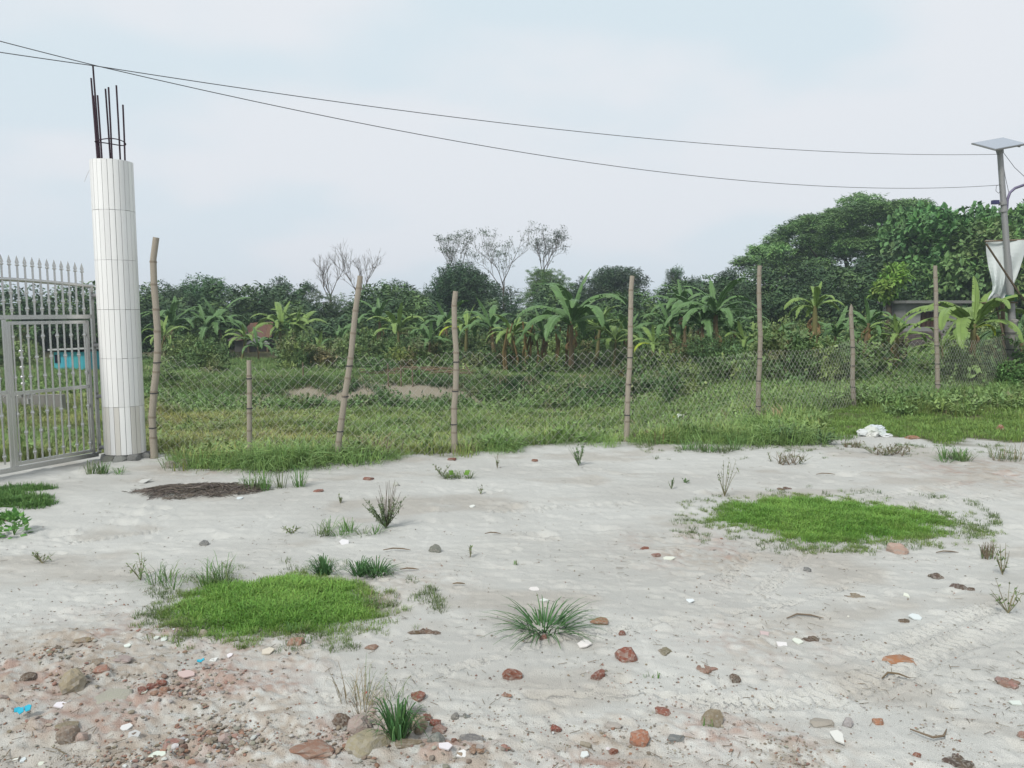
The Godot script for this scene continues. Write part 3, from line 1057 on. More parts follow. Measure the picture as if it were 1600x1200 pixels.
		tints[k].append(vary(Color(0.06, 0.11, 0.05).lerp(Color(0.13, 0.21, 0.075), clampf(2.0 * nb.get_noise_2d(x * 50.0, d * 20.0), 0.0, 1.0)), 0.3))
	for k in 3:
		var o := many("undergrowth", clump["broad%d" % k], places[k], tints[k], self)
		tag(o, "dense dark undergrowth below the tree line behind the banana plants", "undergrowth", "", "stuff")


func shrub(px: float, top: float, low: float, half: float, depth: float, label: String, color: Color) -> void:
	var t := at(px, top, depth)
	var base := ground(t.x, depth)
	var root := thing("shrub", label, "shrub", base, "shrubs between the banana plants")
	var hh := maxf(t.y - base.y, 0.4)
	var r := half / FOCAL * depth
	var st := MB.new()
	for i in 5:
		var d := rand_dir(0.8)
		st.tube([Vector3(0, -0.05, 0), Vector3(d.x * r * 0.4, hh * 0.4, d.z * r * 0.4), Vector3(d.x * r * 0.7, hh * 0.75, d.z * r * 0.7)], [0.025, 0.018, 0.008], 4)
	obj("stems", st.mesh(M.bark), root)
	var places: Array = []
	var tints: Array = []
	for i in int(110.0 * r * hh / 0.35):
		var d := rand_dir()
		var q := pow(rng.randf(), 0.4)
		var lump := 1.0 + 0.35 * nb.get_noise_3d(d.x * 120.0 + px, d.y * 120.0, d.z * 120.0)
		places.append(lay(Vector3(d.x * r * q * lump, hh * 0.5 + d.y * hh * 0.5 * q * lump, d.z * r * q * lump), rng.randf_range(0.45, 0.9), 0.6))
		tints.append(vary(color, 0.3))
	many("foliage", clump["herb%d" % rng.randi_range(0, 2)] if depth < 28.0 else clump["thin%d" % rng.randi_range(0, 2)], places, tints, root)


func rain_tree() -> void:
	var depth := 58.0
	var top := at(1345, 308, depth)
	var base := ground(top.x, depth)
	var root := thing("spreading_tree", "huge umbrella crowned tree towering over the right of the tree line", "tree", base)
	var k := depth / FOCAL
	var height := top.y - base.y
	var wood := MB.new()
	wood.tube([Vector3(0, -0.3, 0), Vector3(0.2, height * 0.18, 0), Vector3(-0.1, height * 0.34, 0)], [0.75, 0.55, 0.5], 10)
	obj("trunk", wood.mesh(M.bark), root)
	var places: Array = [[], [], []]
	var tints: Array = [[], [], []]
	# lobes follow the domed outline of the crown: (across, up) in pixels of the photograph's scale from the crown's top
	var lobes: Array = []
	for q in [[-150, 88, 26], [-128, 70, 30], [-100, 52, 34], [-72, 34, 36], [-40, 22, 40], [-5, 18, 42], [35, 16, 42], [72, 22, 42], [105, 36, 40], [135, 52, 36], [-120, 98, 26], [-85, 88, 34], [-50, 70, 40], [-10, 62, 46], [30, 60, 46], [75, 66, 44], [115, 84, 40], [150, 80, 34], [-60, 112, 32], [-20, 110, 40], [25, 108, 42], [70, 112, 42], [110, 124, 38], [-90, 130, 26], [-45, 150, 30], [0, 155, 34], [50, 160, 36], [100, 165, 36], [-110, 122, 22], [175, 110, 34], [-162, 76, 18], [-140, 108, 18]]:
		for s in [-1, 0, 1]:
			var deep: float = s * (150.0 - absf(q[0]) * 0.55) * 0.62
			if s != 0 and q[1] > 135:
				continue
			lobes.append([Vector3((q[0] + rng.randf_range(-9, 9)) * k, height - (q[1] + rng.randf_range(-5, 9)) * k - absf(s) * 0.6, deep * k), q[2] * k * rng.randf_range(0.5, 0.86), rng.randf_range(0.7, 1.7)])
	for i in lobes.size():
		var lo: Array = lobes[i]
		if i % 7 == 1:
			var c: Vector3 = lo[0]
			var s := Vector3(-0.1 + c.x * 0.05, height * 0.32, 0)
			var lm := MB.new()
			lm.tube([s, s.lerp(c, 0.35) + Vector3.DOWN * 0.2, s.lerp(c, 0.7) + Vector3.DOWN * 0.3, c + Vector3.DOWN * 0.3], [0.24, 0.17, 0.1, 0.03], 6)
			obj("limb", lm.mesh(M.bark), root)
		var lr: float = lo[1]
		for j in int(88.0 * lr * lr):
			var d := rand_dir(0.3)
			var p: Vector3 = lo[0] + Vector3(d.x * 1.15, d.y * 0.6, d.z * 1.15) * lr * pow(rng.randf(), 0.4)
			var w := rng.randi_range(0, 2)
			places[w].append(Transform3D(Basis(Vector3.UP, rng.randf() * TAU).scaled(Vector3(1.0, 0.8, 1.0) * rng.randf_range(0.85, 1.5)), p))
			tints[w].append(vary(Color(0.145, 0.25, 0.09) * float(lo[2]), 0.25))
	for w in 3:
		many("crown", clump["broad2" if w == 2 else "fine%d" % w], places[w], tints[w], root)


# ---------------------------------------------------------------- banana plants
func banana_leaf(k: int) -> ArrayMesh:
	# a leaf of unit length that rises from its stalk and arches over; torn into strips along the midrib
	var mb := MB.new()
	var r := RandomNumberGenerator.new()
	r.seed = 500 + k
	var rise: float = [1.25, 1.05, 0.8, 0.55, 1.4, 0.25][k]
	var curl: float = [1.5, 2.0, 2.2, 2.1, 0.5, 1.7][k]
	var n := 22
	var pts: Array = []
	var dirs: Array = []
	var p := Vector3.ZERO
	for i in n + 1:
		var t := float(i) / n
		var a := rise - curl * pow(t, 1.5)
		dirs.append(Vector3(cos(a), sin(a), 0))
		pts.append(p)
		p += dirs[i] / n
	var rr: Array = []
	for i in n + 1:
		rr.append(lerpf(0.016, 0.002, float(i) / n))
	mb.col = Color(1.5, 1.25, 1.3)
	mb.tube(pts, rr, 4, false)
	for s in [-1.0, 1.0]:
		var fold := r.randf_range(0.15, 0.5)
		var i := 2
		while i < n:
			var j: int = min(i + (1 if r.randf() < 0.6 else r.randi_range(1, 3)), n)
			var gap := 0.0 if r.randf() < 0.5 else r.randf_range(0.1, 0.5)
			var droop := fold + r.randf_range(-0.25, 0.6)
			var tone := r.randf_range(0.85, 1.15)
			for m in range(i, j):
				var q: Array = []
				for e in 2:
					var t := float(m + e) / n
					var w := 0.095 * pow(maxf(0.0, sin(PI * pow(maxf(t - 0.09, 0.0) / 0.91, 0.85))), 0.55)
					if m + e == n:
						w = 0.012
					var up: Vector3 = Vector3(-dirs[m + e].y, dirs[m + e].x, 0)
					var back := gap / n * (1.0 if e == 0 and m == i else (-1.0 if e == 1 and m == j - 1 else 0.0))
					var o: Vector3 = Vector3(0, 0, s * w * cos(droop)) - up * w * sin(droop) * 0.5 + dirs[m + e] * (w * 0.35 + back)
					var o2: Vector3 = Vector3(0, 0, s * w * 0.55) + up * w * 0.1 + dirs[m + e] * w * 0.2
					q.append([pts[m + e], pts[m + e] + o2, pts[m + e] + o])
				mb.col = Color(tone, tone, tone)
				mb.quad(q[0][0], q[0][1], q[1][1], q[1][0])
				mb.quad(q[0][1], q[0][2], q[1][2], q[1][1])
			i = j
	return mb.mesh(M.banana)


func tinted(me: ArrayMesh, c: Color, m: Material) -> ArrayMesh:
	var a := me.surface_get_arrays(0)
	var cs: PackedColorArray = a[Mesh.ARRAY_COLOR]
	for i in cs.size():
		cs[i] = Color(cs[i].r * c.r, cs[i].g * c.g, cs[i].b * c.b)
	a[Mesh.ARRAY_COLOR] = cs
	var o := ArrayMesh.new()
	o.add_surface_from_arrays(Mesh.PRIMITIVE_TRIANGLES, a)
	o.surface_set_material(0, m)
	return o


func build_bananas() -> void:
	var tones := [Color(0.125, 0.22, 0.085), Color(0.20, 0.30, 0.09), Color(0.33, 0.42, 0.05), Color(0.26, 0.18, 0.09)]
	var leafs: Array = []
	for t in tones:
		var row: Array = []
		for k in 6:
			row.append(tinted(banana_leaf(k), t, M.banana))
		leafs.append(row)
	# pixel x of the stem foot, pixel y of the foot, pixel y of the crown, leaf length in pixels, depth, lean, leaves, tone, dead leaves, label
	var rows := [
		[268, 572, 508, 62, 36.0, 0.0, 9, 0, 2, "banana plant right of the first tall bamboo post"],
		[318, 570, 515, 60, 37.0, 0.1, 8, 0, 2, "banana plant, second in the left row"],
		[345, 572, 505, 66, 38.0, -0.1, 9, 0, 1, "banana plant, third in the left row with an upright leaf"],
		[378, 575, 528, 40, 34.0, 0.1, 6, 1, 0, "small banana plant before the brown tin roof"],
		[438, 572, 508, 58, 36.0, 0.0, 8, 1, 1, "banana plant just right of the brown tin roof"],
		[458, 576, 518, 55, 36.0, 0.15, 9, 1, 3, "banana plant with pale dry sheath right of the tin roof"],
		[497, 566, 545, 38, 33.0, 0.0, 6, 1, 0, "low banana plant with one yellow leaf"],
		[540, 572, 530, 42, 33.0, -0.2, 7, 0, 0, "banana plant left of the leaning post foot"],
		[622, 572, 515, 56, 33.0, 0.0, 8, 1, 1, "banana plant rising from the yellow green shrub"],
		[668, 575, 530, 44, 31.0, 0.1, 7, 0, 0, "young banana plant left of the middle bamboo post"],
		[726, 585, 512, 52, 32.0, 0.1, 7, 1, 0, "banana plant with yellowish leaf behind the middle post"],
		[805, 595, 520, 56, 28.5, -0.1, 8, 1, 3, "banana plant at the left of the dry stemmed clump"],
		[846, 592, 525, 58, 28.0, 0.1, 7, 0, 4, "banana plant in the middle of the dry stemmed clump"],
		[893, 598, 502, 105, 27.0, 0.0, 11, 0, 4, "largest banana plant with long arching leaves and brown skirt"],
		[985, 590, 520, 50, 29.0, -0.1, 7, 0, 2, "banana plant behind the fourth tall post"],
		[1016, 588, 535, 40, 26.0, 0.1, 6, 1, 0, "small banana plant with one pale round leaf"],
		[1048, 596, 510, 70, 26.5, 0.0, 9, 0, 1, "banana plant with reddish stem right of the fourth tall post"],
		[1095, 600, 505, 78, 25.5, 0.1, 10, 0, 3, "tall banana plant with red brown trunk"],
		[1118, 602, 488, 84, 25.0, 0.05, 10, 0, 4, "tallest banana plant left of the fifth tall post"],
		[1226, 598, 540, 55, 22.5, 0.0, 8, 0, 1, "short banana plant right of the fifth tall post"],
		[1274, 600, 478, 62, 22.0, -0.05, 7, 1, 7, "tall banana plant wrapped in yellow dry leaves"],
		[1345, 592, 505, 62, 20.5, 0.25, 8, 0, 3, "leaning banana plant behind the sixth tall post"],
		[1398, 585, 520, 58, 20.0, 0.05, 8, 1, 1, "banana plant before the grey house"],
		[1382, 596, 570, 40, 19.0, 0.0, 7, 1, 0, "knee high banana shoot below the grey house"],
		[1516, 594, 505, 118, 17.5, 0.05, 9, 1, 3, "big banana plant left of the solar lamp pole"],
		[250, 574, 525, 45, 34.0, 0.1, 6, 1, 1, "half hidden banana plant at the left end of its row"],
		[405, 578, 540, 40, 33.5, -0.1, 6, 0, 1, "low banana plant in front of the hut posts"],
		[590, 570, 500, 52, 35.0, 0.1, 8, 0, 1, "banana plant close behind the leaning post"],
		[700, 580, 505, 60, 33.0, -0.1, 8, 0, 1, "banana plant hidden in part by the middle post"],
		[775, 588, 510, 62, 30.0, -0.2, 8, 0, 1, "banana plant leaning left beside the dry stemmed clump"],
		[930, 592, 512, 62, 30.0, 0.2, 9, 1, 1, "banana plant just right of the largest one"],
		[958, 596, 530, 55, 28.0, 0.1, 7, 1, 0, "leafy banana plant left of the fourth tall post"],
		[1070, 590, 478, 70, 30.0, -0.1, 9, 0, 1, "tall banana plant with a pale seed stalk behind others"],
		[1140, 600, 515, 62, 26.5, 0.2, 8, 0, 2, "banana plant right of the tallest one"],
		[1165, 598, 535, 50, 24.5, 0.0, 7, 1, 1, "banana plant just left of the fifth tall post"],
		[1205, 600, 530, 55, 24.0, 0.1, 7, 0, 1, "banana plant close behind the fifth tall post"],
		[1300, 598, 520, 58, 24.0, 0.1, 8, 0, 2, "banana plant right of the yellow wrapped one"],
		[1478, 596, 540, 60, 20.0, -0.1, 7, 1, 1, "banana plant left of the big one at the lamp pole"],
		[1590, 596, 520, 90, 18.6, 0.1, 7, 0, 2, "banana plant behind the solar lamp pole"],
	]
	for q in rows:
		var depth: float = q[4]
		var k := depth / FOCAL
		var x := at(q[0], q[1], depth).x
		var base := ground(x, depth)
		var crown := at(q[0] + q[5] * 40.0, q[2], depth)
		var h := crown.y - base.y
		var root := thing("banana_plant", q[9], "banana plant", base, "banana plants behind the fence")
		var off := Vector3(crown.x - base.x, h, rng.randf_range(-0.15, 0.15))
		var mb := MB.new()
		var fat: float = clampf(h * 0.055, 0.05, 0.15)
		var pts: Array = []
		var rr: Array = []
		for i in 7:
			var t := i / 6.0
			pts.append(off * t + Vector3(rng.randf_range(-1, 1), 0, rng.randf_range(-1, 1)) * 0.015 - Vector3(0, 0.08 * (1.0 - t), 0))
			rr.append(fat * lerpf(1.15, 0.6, t) * rng.randf_range(0.93, 1.07))
		mb.col = Color(0.2, 0.19, 0.08) if q[7] == 1 else Color(0.2, 0.15, 0.085)
		mb.tube(pts, rr, 8)
		obj("stem", mb.mesh(M.stem), root)
		var n: int = q[6] + 4
		var turn := rng.randf() * TAU
		for i in n:
			var a := turn + i * 2.4 + rng.randf_range(-0.3, 0.3)
			var age := float(i) / n
			var shape: int = 4 if i == n - 1 else clampi(int(age * -4.0 + 3.9 + rng.randf_range(-0.5, 0.9)), 0, 3)
			# leaves that reach sideways show longest; those that reach to or from the eye are let be
			var tone: int = q[7]
			if (String(q[9]).contains("yellow leaf") or String(q[9]).contains("pale round") or String(q[9]).contains("yellowish") or q[0] == 1516) and i == 1:
				tone = 2
			var l: float = q[3] * 1.04 * k * rng.randf_range(0.8, 1.12) * (0.75 if i == n - 1 else 1.0) * (0.55 if tone == 2 and q[0] == 1516 else 1.0)
			obj("leaf", leafs[tone][shape], root, off - Vector3(0, 0.05 + 0.1 * (1.0 - age), 0), (Basis(Vector3.UP, a) * Basis(Vector3.RIGHT, rng.randf_range(-0.3, 0.3))).scaled(Vector3(l, l, l * rng.randf_range(0.9, 1.2))))
		for i in q[8] * 2:
			var t := rng.randf_range(0.45, 0.95)
			var l: float = h * rng.randf_range(0.3, 0.5)
			var a := rng.randf() * TAU
			obj("dead_leaf", leafs[3][5], root, off * t + Vector3(cos(a), 0, sin(a)) * fat * 0.6, (Basis(Vector3.UP, -a) * Basis(Vector3.BACK, -1.25)).scaled(Vector3(l, l * 0.5, l * 0.45)))
	# bare dry stalks of the clump left of the largest plant
	var c := at(835, 600, 27.6)
	var root := thing("dry_stalks", "clump of bare yellow brown banana stalks left of the largest banana plant", "banana stalks", ground(c.x, 27.6))
	for i in 16:
		var mb := MB.new()
		var x := rng.randf_range(-1.35, 1.35)
		var h := rng.randf_range(1.2, 2.0)
		var z := rng.randf_range(-0.6, 0.6)
		mb.col = vary(Color(0.2, 0.145, 0.06))
		mb.tube([Vector3(x, -0.1, z), Vector3(x + rng.randf_range(-0.1, 0.1), h * 0.5, z), Vector3(x + rng.randf_range(-0.2, 0.2), h, z)], [0.06, 0.05, 0.03], 6)
		obj("stalk", mb.mesh(M.stem), root)


# ---------------------------------------------------------------- tiled pillar
func build_pillar() -> void:
	var foot := at(196.5, 712, 8.76)
	foot.y = 0.0
	var root := thing("tiled_pillar", "round white tiled gate pillar with bare steel rods on top", "pillar", foot)
	var core := MB.new()
	core.tube([Vector3(0, -0.1, 0), Vector3(0, 3.332, 0)], [0.208], 40)
	obj("core", core.mesh(M.grout), root)
	var f := MB.new()
	for i in 9:
		var a := TAU * i / 9.0
		f.col = vary(Color(0.9, 0.9, 0.9), 0.15)
		rock(f, Vector3(cos(a) * 0.2, -0.0, sin(a) * 0.2), Vector3(0.2, 0.15, 0.16), 70 + i, 0.3, 0.4, a, true)
	obj("footing", f.mesh(M.concrete), root)
	var kinds: Array = []
	for k in 6:
		var mb := MB.new()
		var g: float = [0.76, 0.81, 0.785, 0.725, 0.66, 0.62][k]
		mb.col = Color(g, g * 1.0, g * 0.985) if k < 4 else Color(g, g * 0.97, g * 0.9)
		var half := TAU / 48.0 - 0.0105
		var h := 0.5415
		var ro := 0.2185
		var ri := 0.207
		for i in 4:
			var a0 := -half + 2.0 * half * i / 4
			var a1 := -half + 2.0 * half * (i + 1) / 4
			var d0 := Vector3(sin(a0), 0, cos(a0))
			var d1 := Vector3(sin(a1), 0, cos(a1))
			var up := Vector3.UP * h
			mb.tri_n(d0 * ro, d0 * ro + up, d1 * ro + up, d0, d0, d1)
			mb.tri_n(d0 * ro, d1 * ro + up, d1 * ro, d0, d1, d1)
			mb.quad(d0 * ri + up, d1 * ri + up, d1 * ro + up, d0 * ro + up)
			mb.quad(d0 * ri, d0 * ro, d1 * ro, d1 * ri)
			if i == 0:
				mb.quad(d0 * ri, d0 * ri + up, d0 * ro + up, d0 * ro)
			if i == 3:
				mb.quad(d1 * ri, d1 * ro, d1 * ro + up, d1 * ri + up)
		kinds.append(mb.mesh(M.tile))
	for row in 6:
		for k in 24:
			obj("tile", kinds[rng.randi_range(0, 3) if row > 0 or rng.randf() < 0.3 else rng.randi_range(4, 5)], root, Vector3(0, 0.07 + row * 0.545 + rng.randf_range(-0.0012, 0.0012), 0), Basis(Vector3.UP, TAU * (k + 0.5) / 24.0 + rng.randf_range(-0.002, 0.002)))
	# the rods: angle round the pillar, height of the tip in pixels of the photograph
	for q in [[200, 124], [228, 153], [172, 101], [255, 154], [300, 141], [120, 134], [75, 128], [20, 162]]:
		var a := deg_to_rad(q[0])
		var p := Vector3(cos(a) * 0.135, 3.25, -sin(a) * 0.135)
		var tip := at(170, q[1], 8.76).y - foot.y
		var mb := MB.new()
		mb.tube([p, Vector3(p.x * 1.08 - 0.004, lerpf(3.3, tip, 0.5), p.z), Vector3(p.x * 1.14 - 0.01, tip, p.z)], [0.0095], 7)
		obj("steel_rod", mb.mesh(M.rust), root)
	var ring := MB.new()
	var loop: Array = []
	for i in 29:
		var a := TAU * i / 28.0
		loop.append(Vector3(cos(a) * 0.152, 3.553 + 0.012 * sin(a * 2.0), sin(a) * 0.152))
	ring.tube(loop, [0.006], 6, false)
	obj("stirrup_ring", ring.mesh(M.rust), root)
	var w := MB.new()
	w.tube([Vector3(-0.21, 3.26, 0.05), Vector3(-0.25, 3.18, 0.06), Vector3(-0.28, 3.11, 0.06)], [0.002], 4)
	obj("binding_wire", w.mesh(M.wire), root)


# ---------------------------------------------------------------- steel gate
func build_gate() -> void:
	var hinge := at(156, 718, 8.72)
	var far := at(0, 742, 7.72)
	hinge.y = 0.0
	far.y = 0.0
	var along := (far - hinge).normalized()
	var base := Vector3(hinge.x, 0.0, hinge.z)
	var root := thing("steel_gate", "stainless steel gate leaf with spear tips and a wicket door", "gate", base)
	var b := Basis(along, Vector3.UP, along.cross(Vector3.UP))
	root.basis = b
	var long := 2.3
	var bar := func(called: String, p: Vector3, size: Vector3) -> void:
		var mb := MB.new()
		mb.box(p, size)
		obj(called, mb.mesh(M.steel), root)
	bar.call("gate_post", Vector3(0.0, 1.02, 0), Vector3(0.034, 1.9, 0.03))
	bar.call("gate_post", Vector3(long, 1.04, 0), Vector3(0.034, 2.0, 0.03))
	bar.call("bottom_rail", Vector3(long / 2, 0.055, 0.002), Vector3(long - 0.034, 0.05, 0.026))
	bar.call("middle_rail", Vector3(long / 2, 1.625, 0.002), Vector3(long - 0.034, 0.044, 0.026))
	var arch := MB.new()
	var pts: Array = []
	for i in 19:
		var t := i / 18.0
		pts.append(Vector3(-0.03 + (long + 0.06) * t, 1.962 + 0.05 * sin(PI * t), 0.0))
	arch.tube(pts, [0.02], 4)
	obj("top_rail", arch.mesh(M.steel), root)
	# wicket door
	var w := 0.93
	for q in [["door_stile", 0.062, 0.83, 0.03, 1.5], ["door_stile", w, 0.83, 0.034, 1.5]]:
		bar.call(q[0], Vector3(q[1], q[2], 0.012), Vector3(q[3], q[4], 0.024))
	for y in [0.105, 0.84, 1.565]:
		bar.call("door_rail", Vector3((w + 0.065) / 2, y, 0.012), Vector3(w - 0.097, 0.034, 0.022))
	bar.call("frame_stile", Vector3(w + 0.048, 0.84, 0), Vector3(0.034, 1.52, 0.026))
	bar.call("frame_rail", Vector3((w + 0.048 + long) / 2, 0.86, 0), Vector3(long - w - 0.09, 0.034, 0.024))
	var rod := MB.new()
	rod.tube([Vector3.ZERO, Vector3(0, 1, 0)], [0.0105], 8)
	var rod_mesh := rod.mesh(M.steel)
	var kb := MB.new()
	kb.ball(Vector3.ZERO, Vector3(0.021, 0.018, 0.021))
	kb.tube([Vector3(0, -0.026, 0), Vector3(0, 0.026, 0)], [0.015], 8)
	var knob := kb.mesh(M.steel)
	var sp := MB.new()
	sp.ball(Vector3(0, 0.015, 0), Vector3(0.02, 0.014, 0.02))
	sp.tube([Vector3(0, 0.026, 0), Vector3(0, 0.04, 0), Vector3(0, 0.11, 0)], [0.011, 0.02, 0.0015], 10)
	var spear := sp.mesh(M.steel)
	var n := int(long / 0.079)
	for i in range(1, n):
		var x := 0.02 + i * 0.079
		var odd := i % 2 == 1
		var rise := 0.05 * sin(PI * x / long)
		var o := obj("bar", rod_mesh, root, Vector3(x, 1.64, 0), Basis().scaled(Vector3(1, 0.46 + rise, 1)))
		obj("spear_tip", spear, root, Vector3(x, 2.1 + rise, 0))
		if x > w - 0.03 and x < w + 0.1:
			for y in ([1.88, 1.71] if odd else [1.79]):
				obj("knob", knob, root, Vector3(x, y, 0))
			continue
		obj("bar", rod_mesh, root, Vector3(x, 0.86, 0.012), Basis().scaled(Vector3(1, 0.69, 1)))
		obj("bar", rod_mesh, root, Vector3(x, 0.12, 0.012), Basis().scaled(Vector3(1, 0.71, 1)))
		for y in ([1.88, 1.71] if odd else [1.79]):
			obj("knob", knob, root, Vector3(x, y, 0))
		for y in ([1.42, 1.0] if odd else [1.2]):
			obj("knob", knob, root, Vector3(x, y, 0.012))
		for y in ([0.62, 0.2] if odd else [0.42]):
			obj("knob", knob, root, Vector3(x, y, 0.012))
	# pull handle, bolt and padlock
	var hd := MB.new()
	hd.tube([Vector3(0, -0.17, 0), Vector3(0, 0.17, 0)], [0.008], 8)
	for y in [-0.17, -0.1, 0.0, 0.1, 0.17]:
		hd.ball(Vector3(0, y, 0), Vector3(0.024, 0.02, 0.024))
	obj("pull_handle", hd.mesh(M.steel), root, Vector3(w - 0.14, 1.1, 0.05))
	var bolt := MB.new()
	bolt.tube([Vector3(-0.13, 0, 0), Vector3(0.2, 0, 0)], [0.009], 8)
	bolt.box(Vector3(0.02, 0, -0.012), Vector3(0.07, 0.04, 0.008))
	obj("bolt", bolt.mesh(M.steel), root, Vector3(w - 0.13, 0.81, 0.045))
	var lock := MB.new()
	lock.box(Vector3.ZERO, Vector3(0.05, 0.055, 0.022))
	lock.tube([Vector3(-0.016, 0.02, 0), Vector3(-0.016, 0.05, 0), Vector3(0, 0.064, 0), Vector3(0.016, 0.05, 0), Vector3(0.016, 0.02, 0)], [0.005], 6)
	obj("padlock", lock.mesh(M.steel), root, Vector3(w - 0.2, 0.74, 0.05))
	# hinges that reach to the pillar
	var to := b.inverse() * (Vector3(-4.39, 0, -8.76) - Vector3(base.x, 0, base.z))
	var reach := to.normalized() * (to.length() - 0.2)
	for y in [1.86, 1.3, 0.72, 0.13]:
		var hm := MB.new()
		hm.tube([Vector3(0, y, 0), reach + Vector3(0, y, 0)], [0.022], 10)
		hm.tube([reach * 0.55 + Vector3(0, y - 0.04, 0), reach * 0.55 + Vector3(0, y + 0.04, 0)], [0.027], 10)
		obj("hinge", hm.mesh(M.zinc), root)


# ---------------------------------------------------------------- bamboo posts and wire netting
func build_fence() -> void:
	# pixel x and y of the top, pixel x of the foot, depth, thickness, label
	var rows := [
		[244, 371, 241, 8.75, 0.047, "thick crooked bamboo post right beside the tiled pillar"],
		[389, 563, 389, 8.95, 0.037, "short bamboo post between the pillar and the leaning post"],
		[563, 431, 526, 8.62, 0.042, "bamboo post leaning steeply to the right"],
		[712, 455, 710, 9.15, 0.043, "upright weathered bamboo post in the middle of the fence"],
		[988, 431, 979, 9.95, 0.042, "slightly leaning bamboo post before the big banana clump"],
		[1187, 415, 1185, 12.0, 0.046, "bamboo post with many rings before the brown tinged tree"],
		[1330, 475, 1331, 14.4, 0.05, "pointed shorter bamboo post left of the grey house"],
		[1461, 415, 1462, 14.8, 0.05, "straight bamboo post before the grey house"],
	]
	var line: Array = []
	for q in rows:
		var depth: float = q[3]
		var foot := ground(at(q[2], 700, depth).x, depth)
		var tip := at(q[0], q[1], depth + 0.03)
		line.append([foot, tip])
		var root := thing("bamboo_post", q[5], "fence post", foot, "bamboo posts of the wire fence")
		var l := tip - foot
		var culm := MB.new()
		var pts: Array = []
		var rr: Array = []
		var y := -0.25
		var nodes: Array = []
		var bend := Vector3(rng.randf_range(-1, 1), 0, 0) * (0.03 if depth < 8.9 and q[4] > 0.045 else 0.014)
		culm.col = Color(0.44, 0.39, 0.32) * rng.randf_range(0.9, 1.05)
		while y < l.length() - 0.1:
			var t: float = y / l.length()
			var r: float = q[4] * lerpf(0.9, 0.74, t)
			var p: Vector3 = l * t + bend * sin(t * 9.0) + Vector3(rng.randf_range(-1, 1), 0, 0) * 0.005
			pts.append_array([p, p + l.normalized() * 0.03])
			rr.append_array([r, r * 0.95])
			nodes.append([p, r])
			y += rng.randf_range(0.2, 0.29)
		if q[0] == 1330:
			pts.append_array([l * 0.96, l])
			rr.append_array([q[4] * 0.7, q[4] * 0.12])
		else:
			pts.append(l)
			rr.append(q[4] * 0.72)
		culm.tube(pts, rr, 12)
		obj("culm", culm.mesh(M.bamboo), root)
		for e in nodes:
			var ring := MB.new()
			ring.col = Color(0.33, 0.28, 0.22)
			ring.tube([e[0] - l.normalized() * 0.012, e[0], e[0] + l.normalized() * 0.012], [e[1] * 1.0, e[1] * 1.16, e[1] * 1.0], 12, false)
			obj("node_ring", ring.mesh(M.bamboo), root)
		for hh in [0.35, 0.75, 1.1]:
			if hh < l.length() - 0.05:
				var tie := MB.new()
				var p: Vector3 = l * (hh / l.length()) + bend * sin(hh / l.length() * 9.0)
				tie.tube([p - Vector3.UP * 0.006, p + Vector3.UP * 0.006], [q[4] * 0.97], 10, false)
				obj("wire_tie", tie.mesh(M.cable), root)
	# the netting hangs from post to post, from the pillar to the concrete pole
	var start := Vector3(-4.16, 0, -8.8)
	start.y = H(start.x, 8.8)
	line.push_front([start, start + Vector3(0, 1.2, 0)])
	var last := ground(11.15, 17.2)
	line.append([last, last + Vector3(-0.1, 1.5, 0)])
	var root := thing("wire_fence", "galvanised diamond wire netting strung between the bamboo posts", "fence", start)
	for s in line.size() - 1:
		var a: Vector3 = line[s][0]
		var b: Vector3 = line[s + 1][0]
		var ua: Vector3 = (line[s][1] - a).normalized()
		var ub: Vector3 = (line[s + 1][1] - b).normalized()
		var span := b - a
		var n := int(round(Vector2(span.x, span.z).length() / 0.062))
		var face := span.cross(Vector3.UP).normalized()
		var mb := MB.new()
		var bow := rng.randf_range(0.02, 0.07)
		var point := func(t: float, y: float, out: float) -> Vector3:
			var u := ua.lerp(ub, t)
			var p := a.lerp(b, t) + u * y
			var g := H(p.x, -p.z)
			p.y = lerpf(g + y, p.y, 0.75)
			var wob := nb.get_noise_2d((p.x + p.z) * 60.0, y * 60.0)
			return p + face * (out + bow * sin(PI * t) + 0.05 * wob) - Vector3.UP * (0.07 * sin(PI * t) * y) + Vector3(0.02 * wob, 0.02 * wob, 0)
		for i in n:
			var pts: Array = []
			var rows_n := 21
			for k in rows_n:
				var zig := 1.0 if (k + i) % 2 == 0 else 0.0
				pts.append(point.call((i + zig) / n, 1.24 * k / (rows_n - 1) + 0.01, 0.003 * (1 if zig > 0.5 else -1)) - start)
			mb.tube(pts, [0.0017 + 0.00004 * absf(a.z)], 3, false)
		var panel := obj("netting", mb.mesh(M.wire), root)
		panel.set_meta("kind", "stuff")


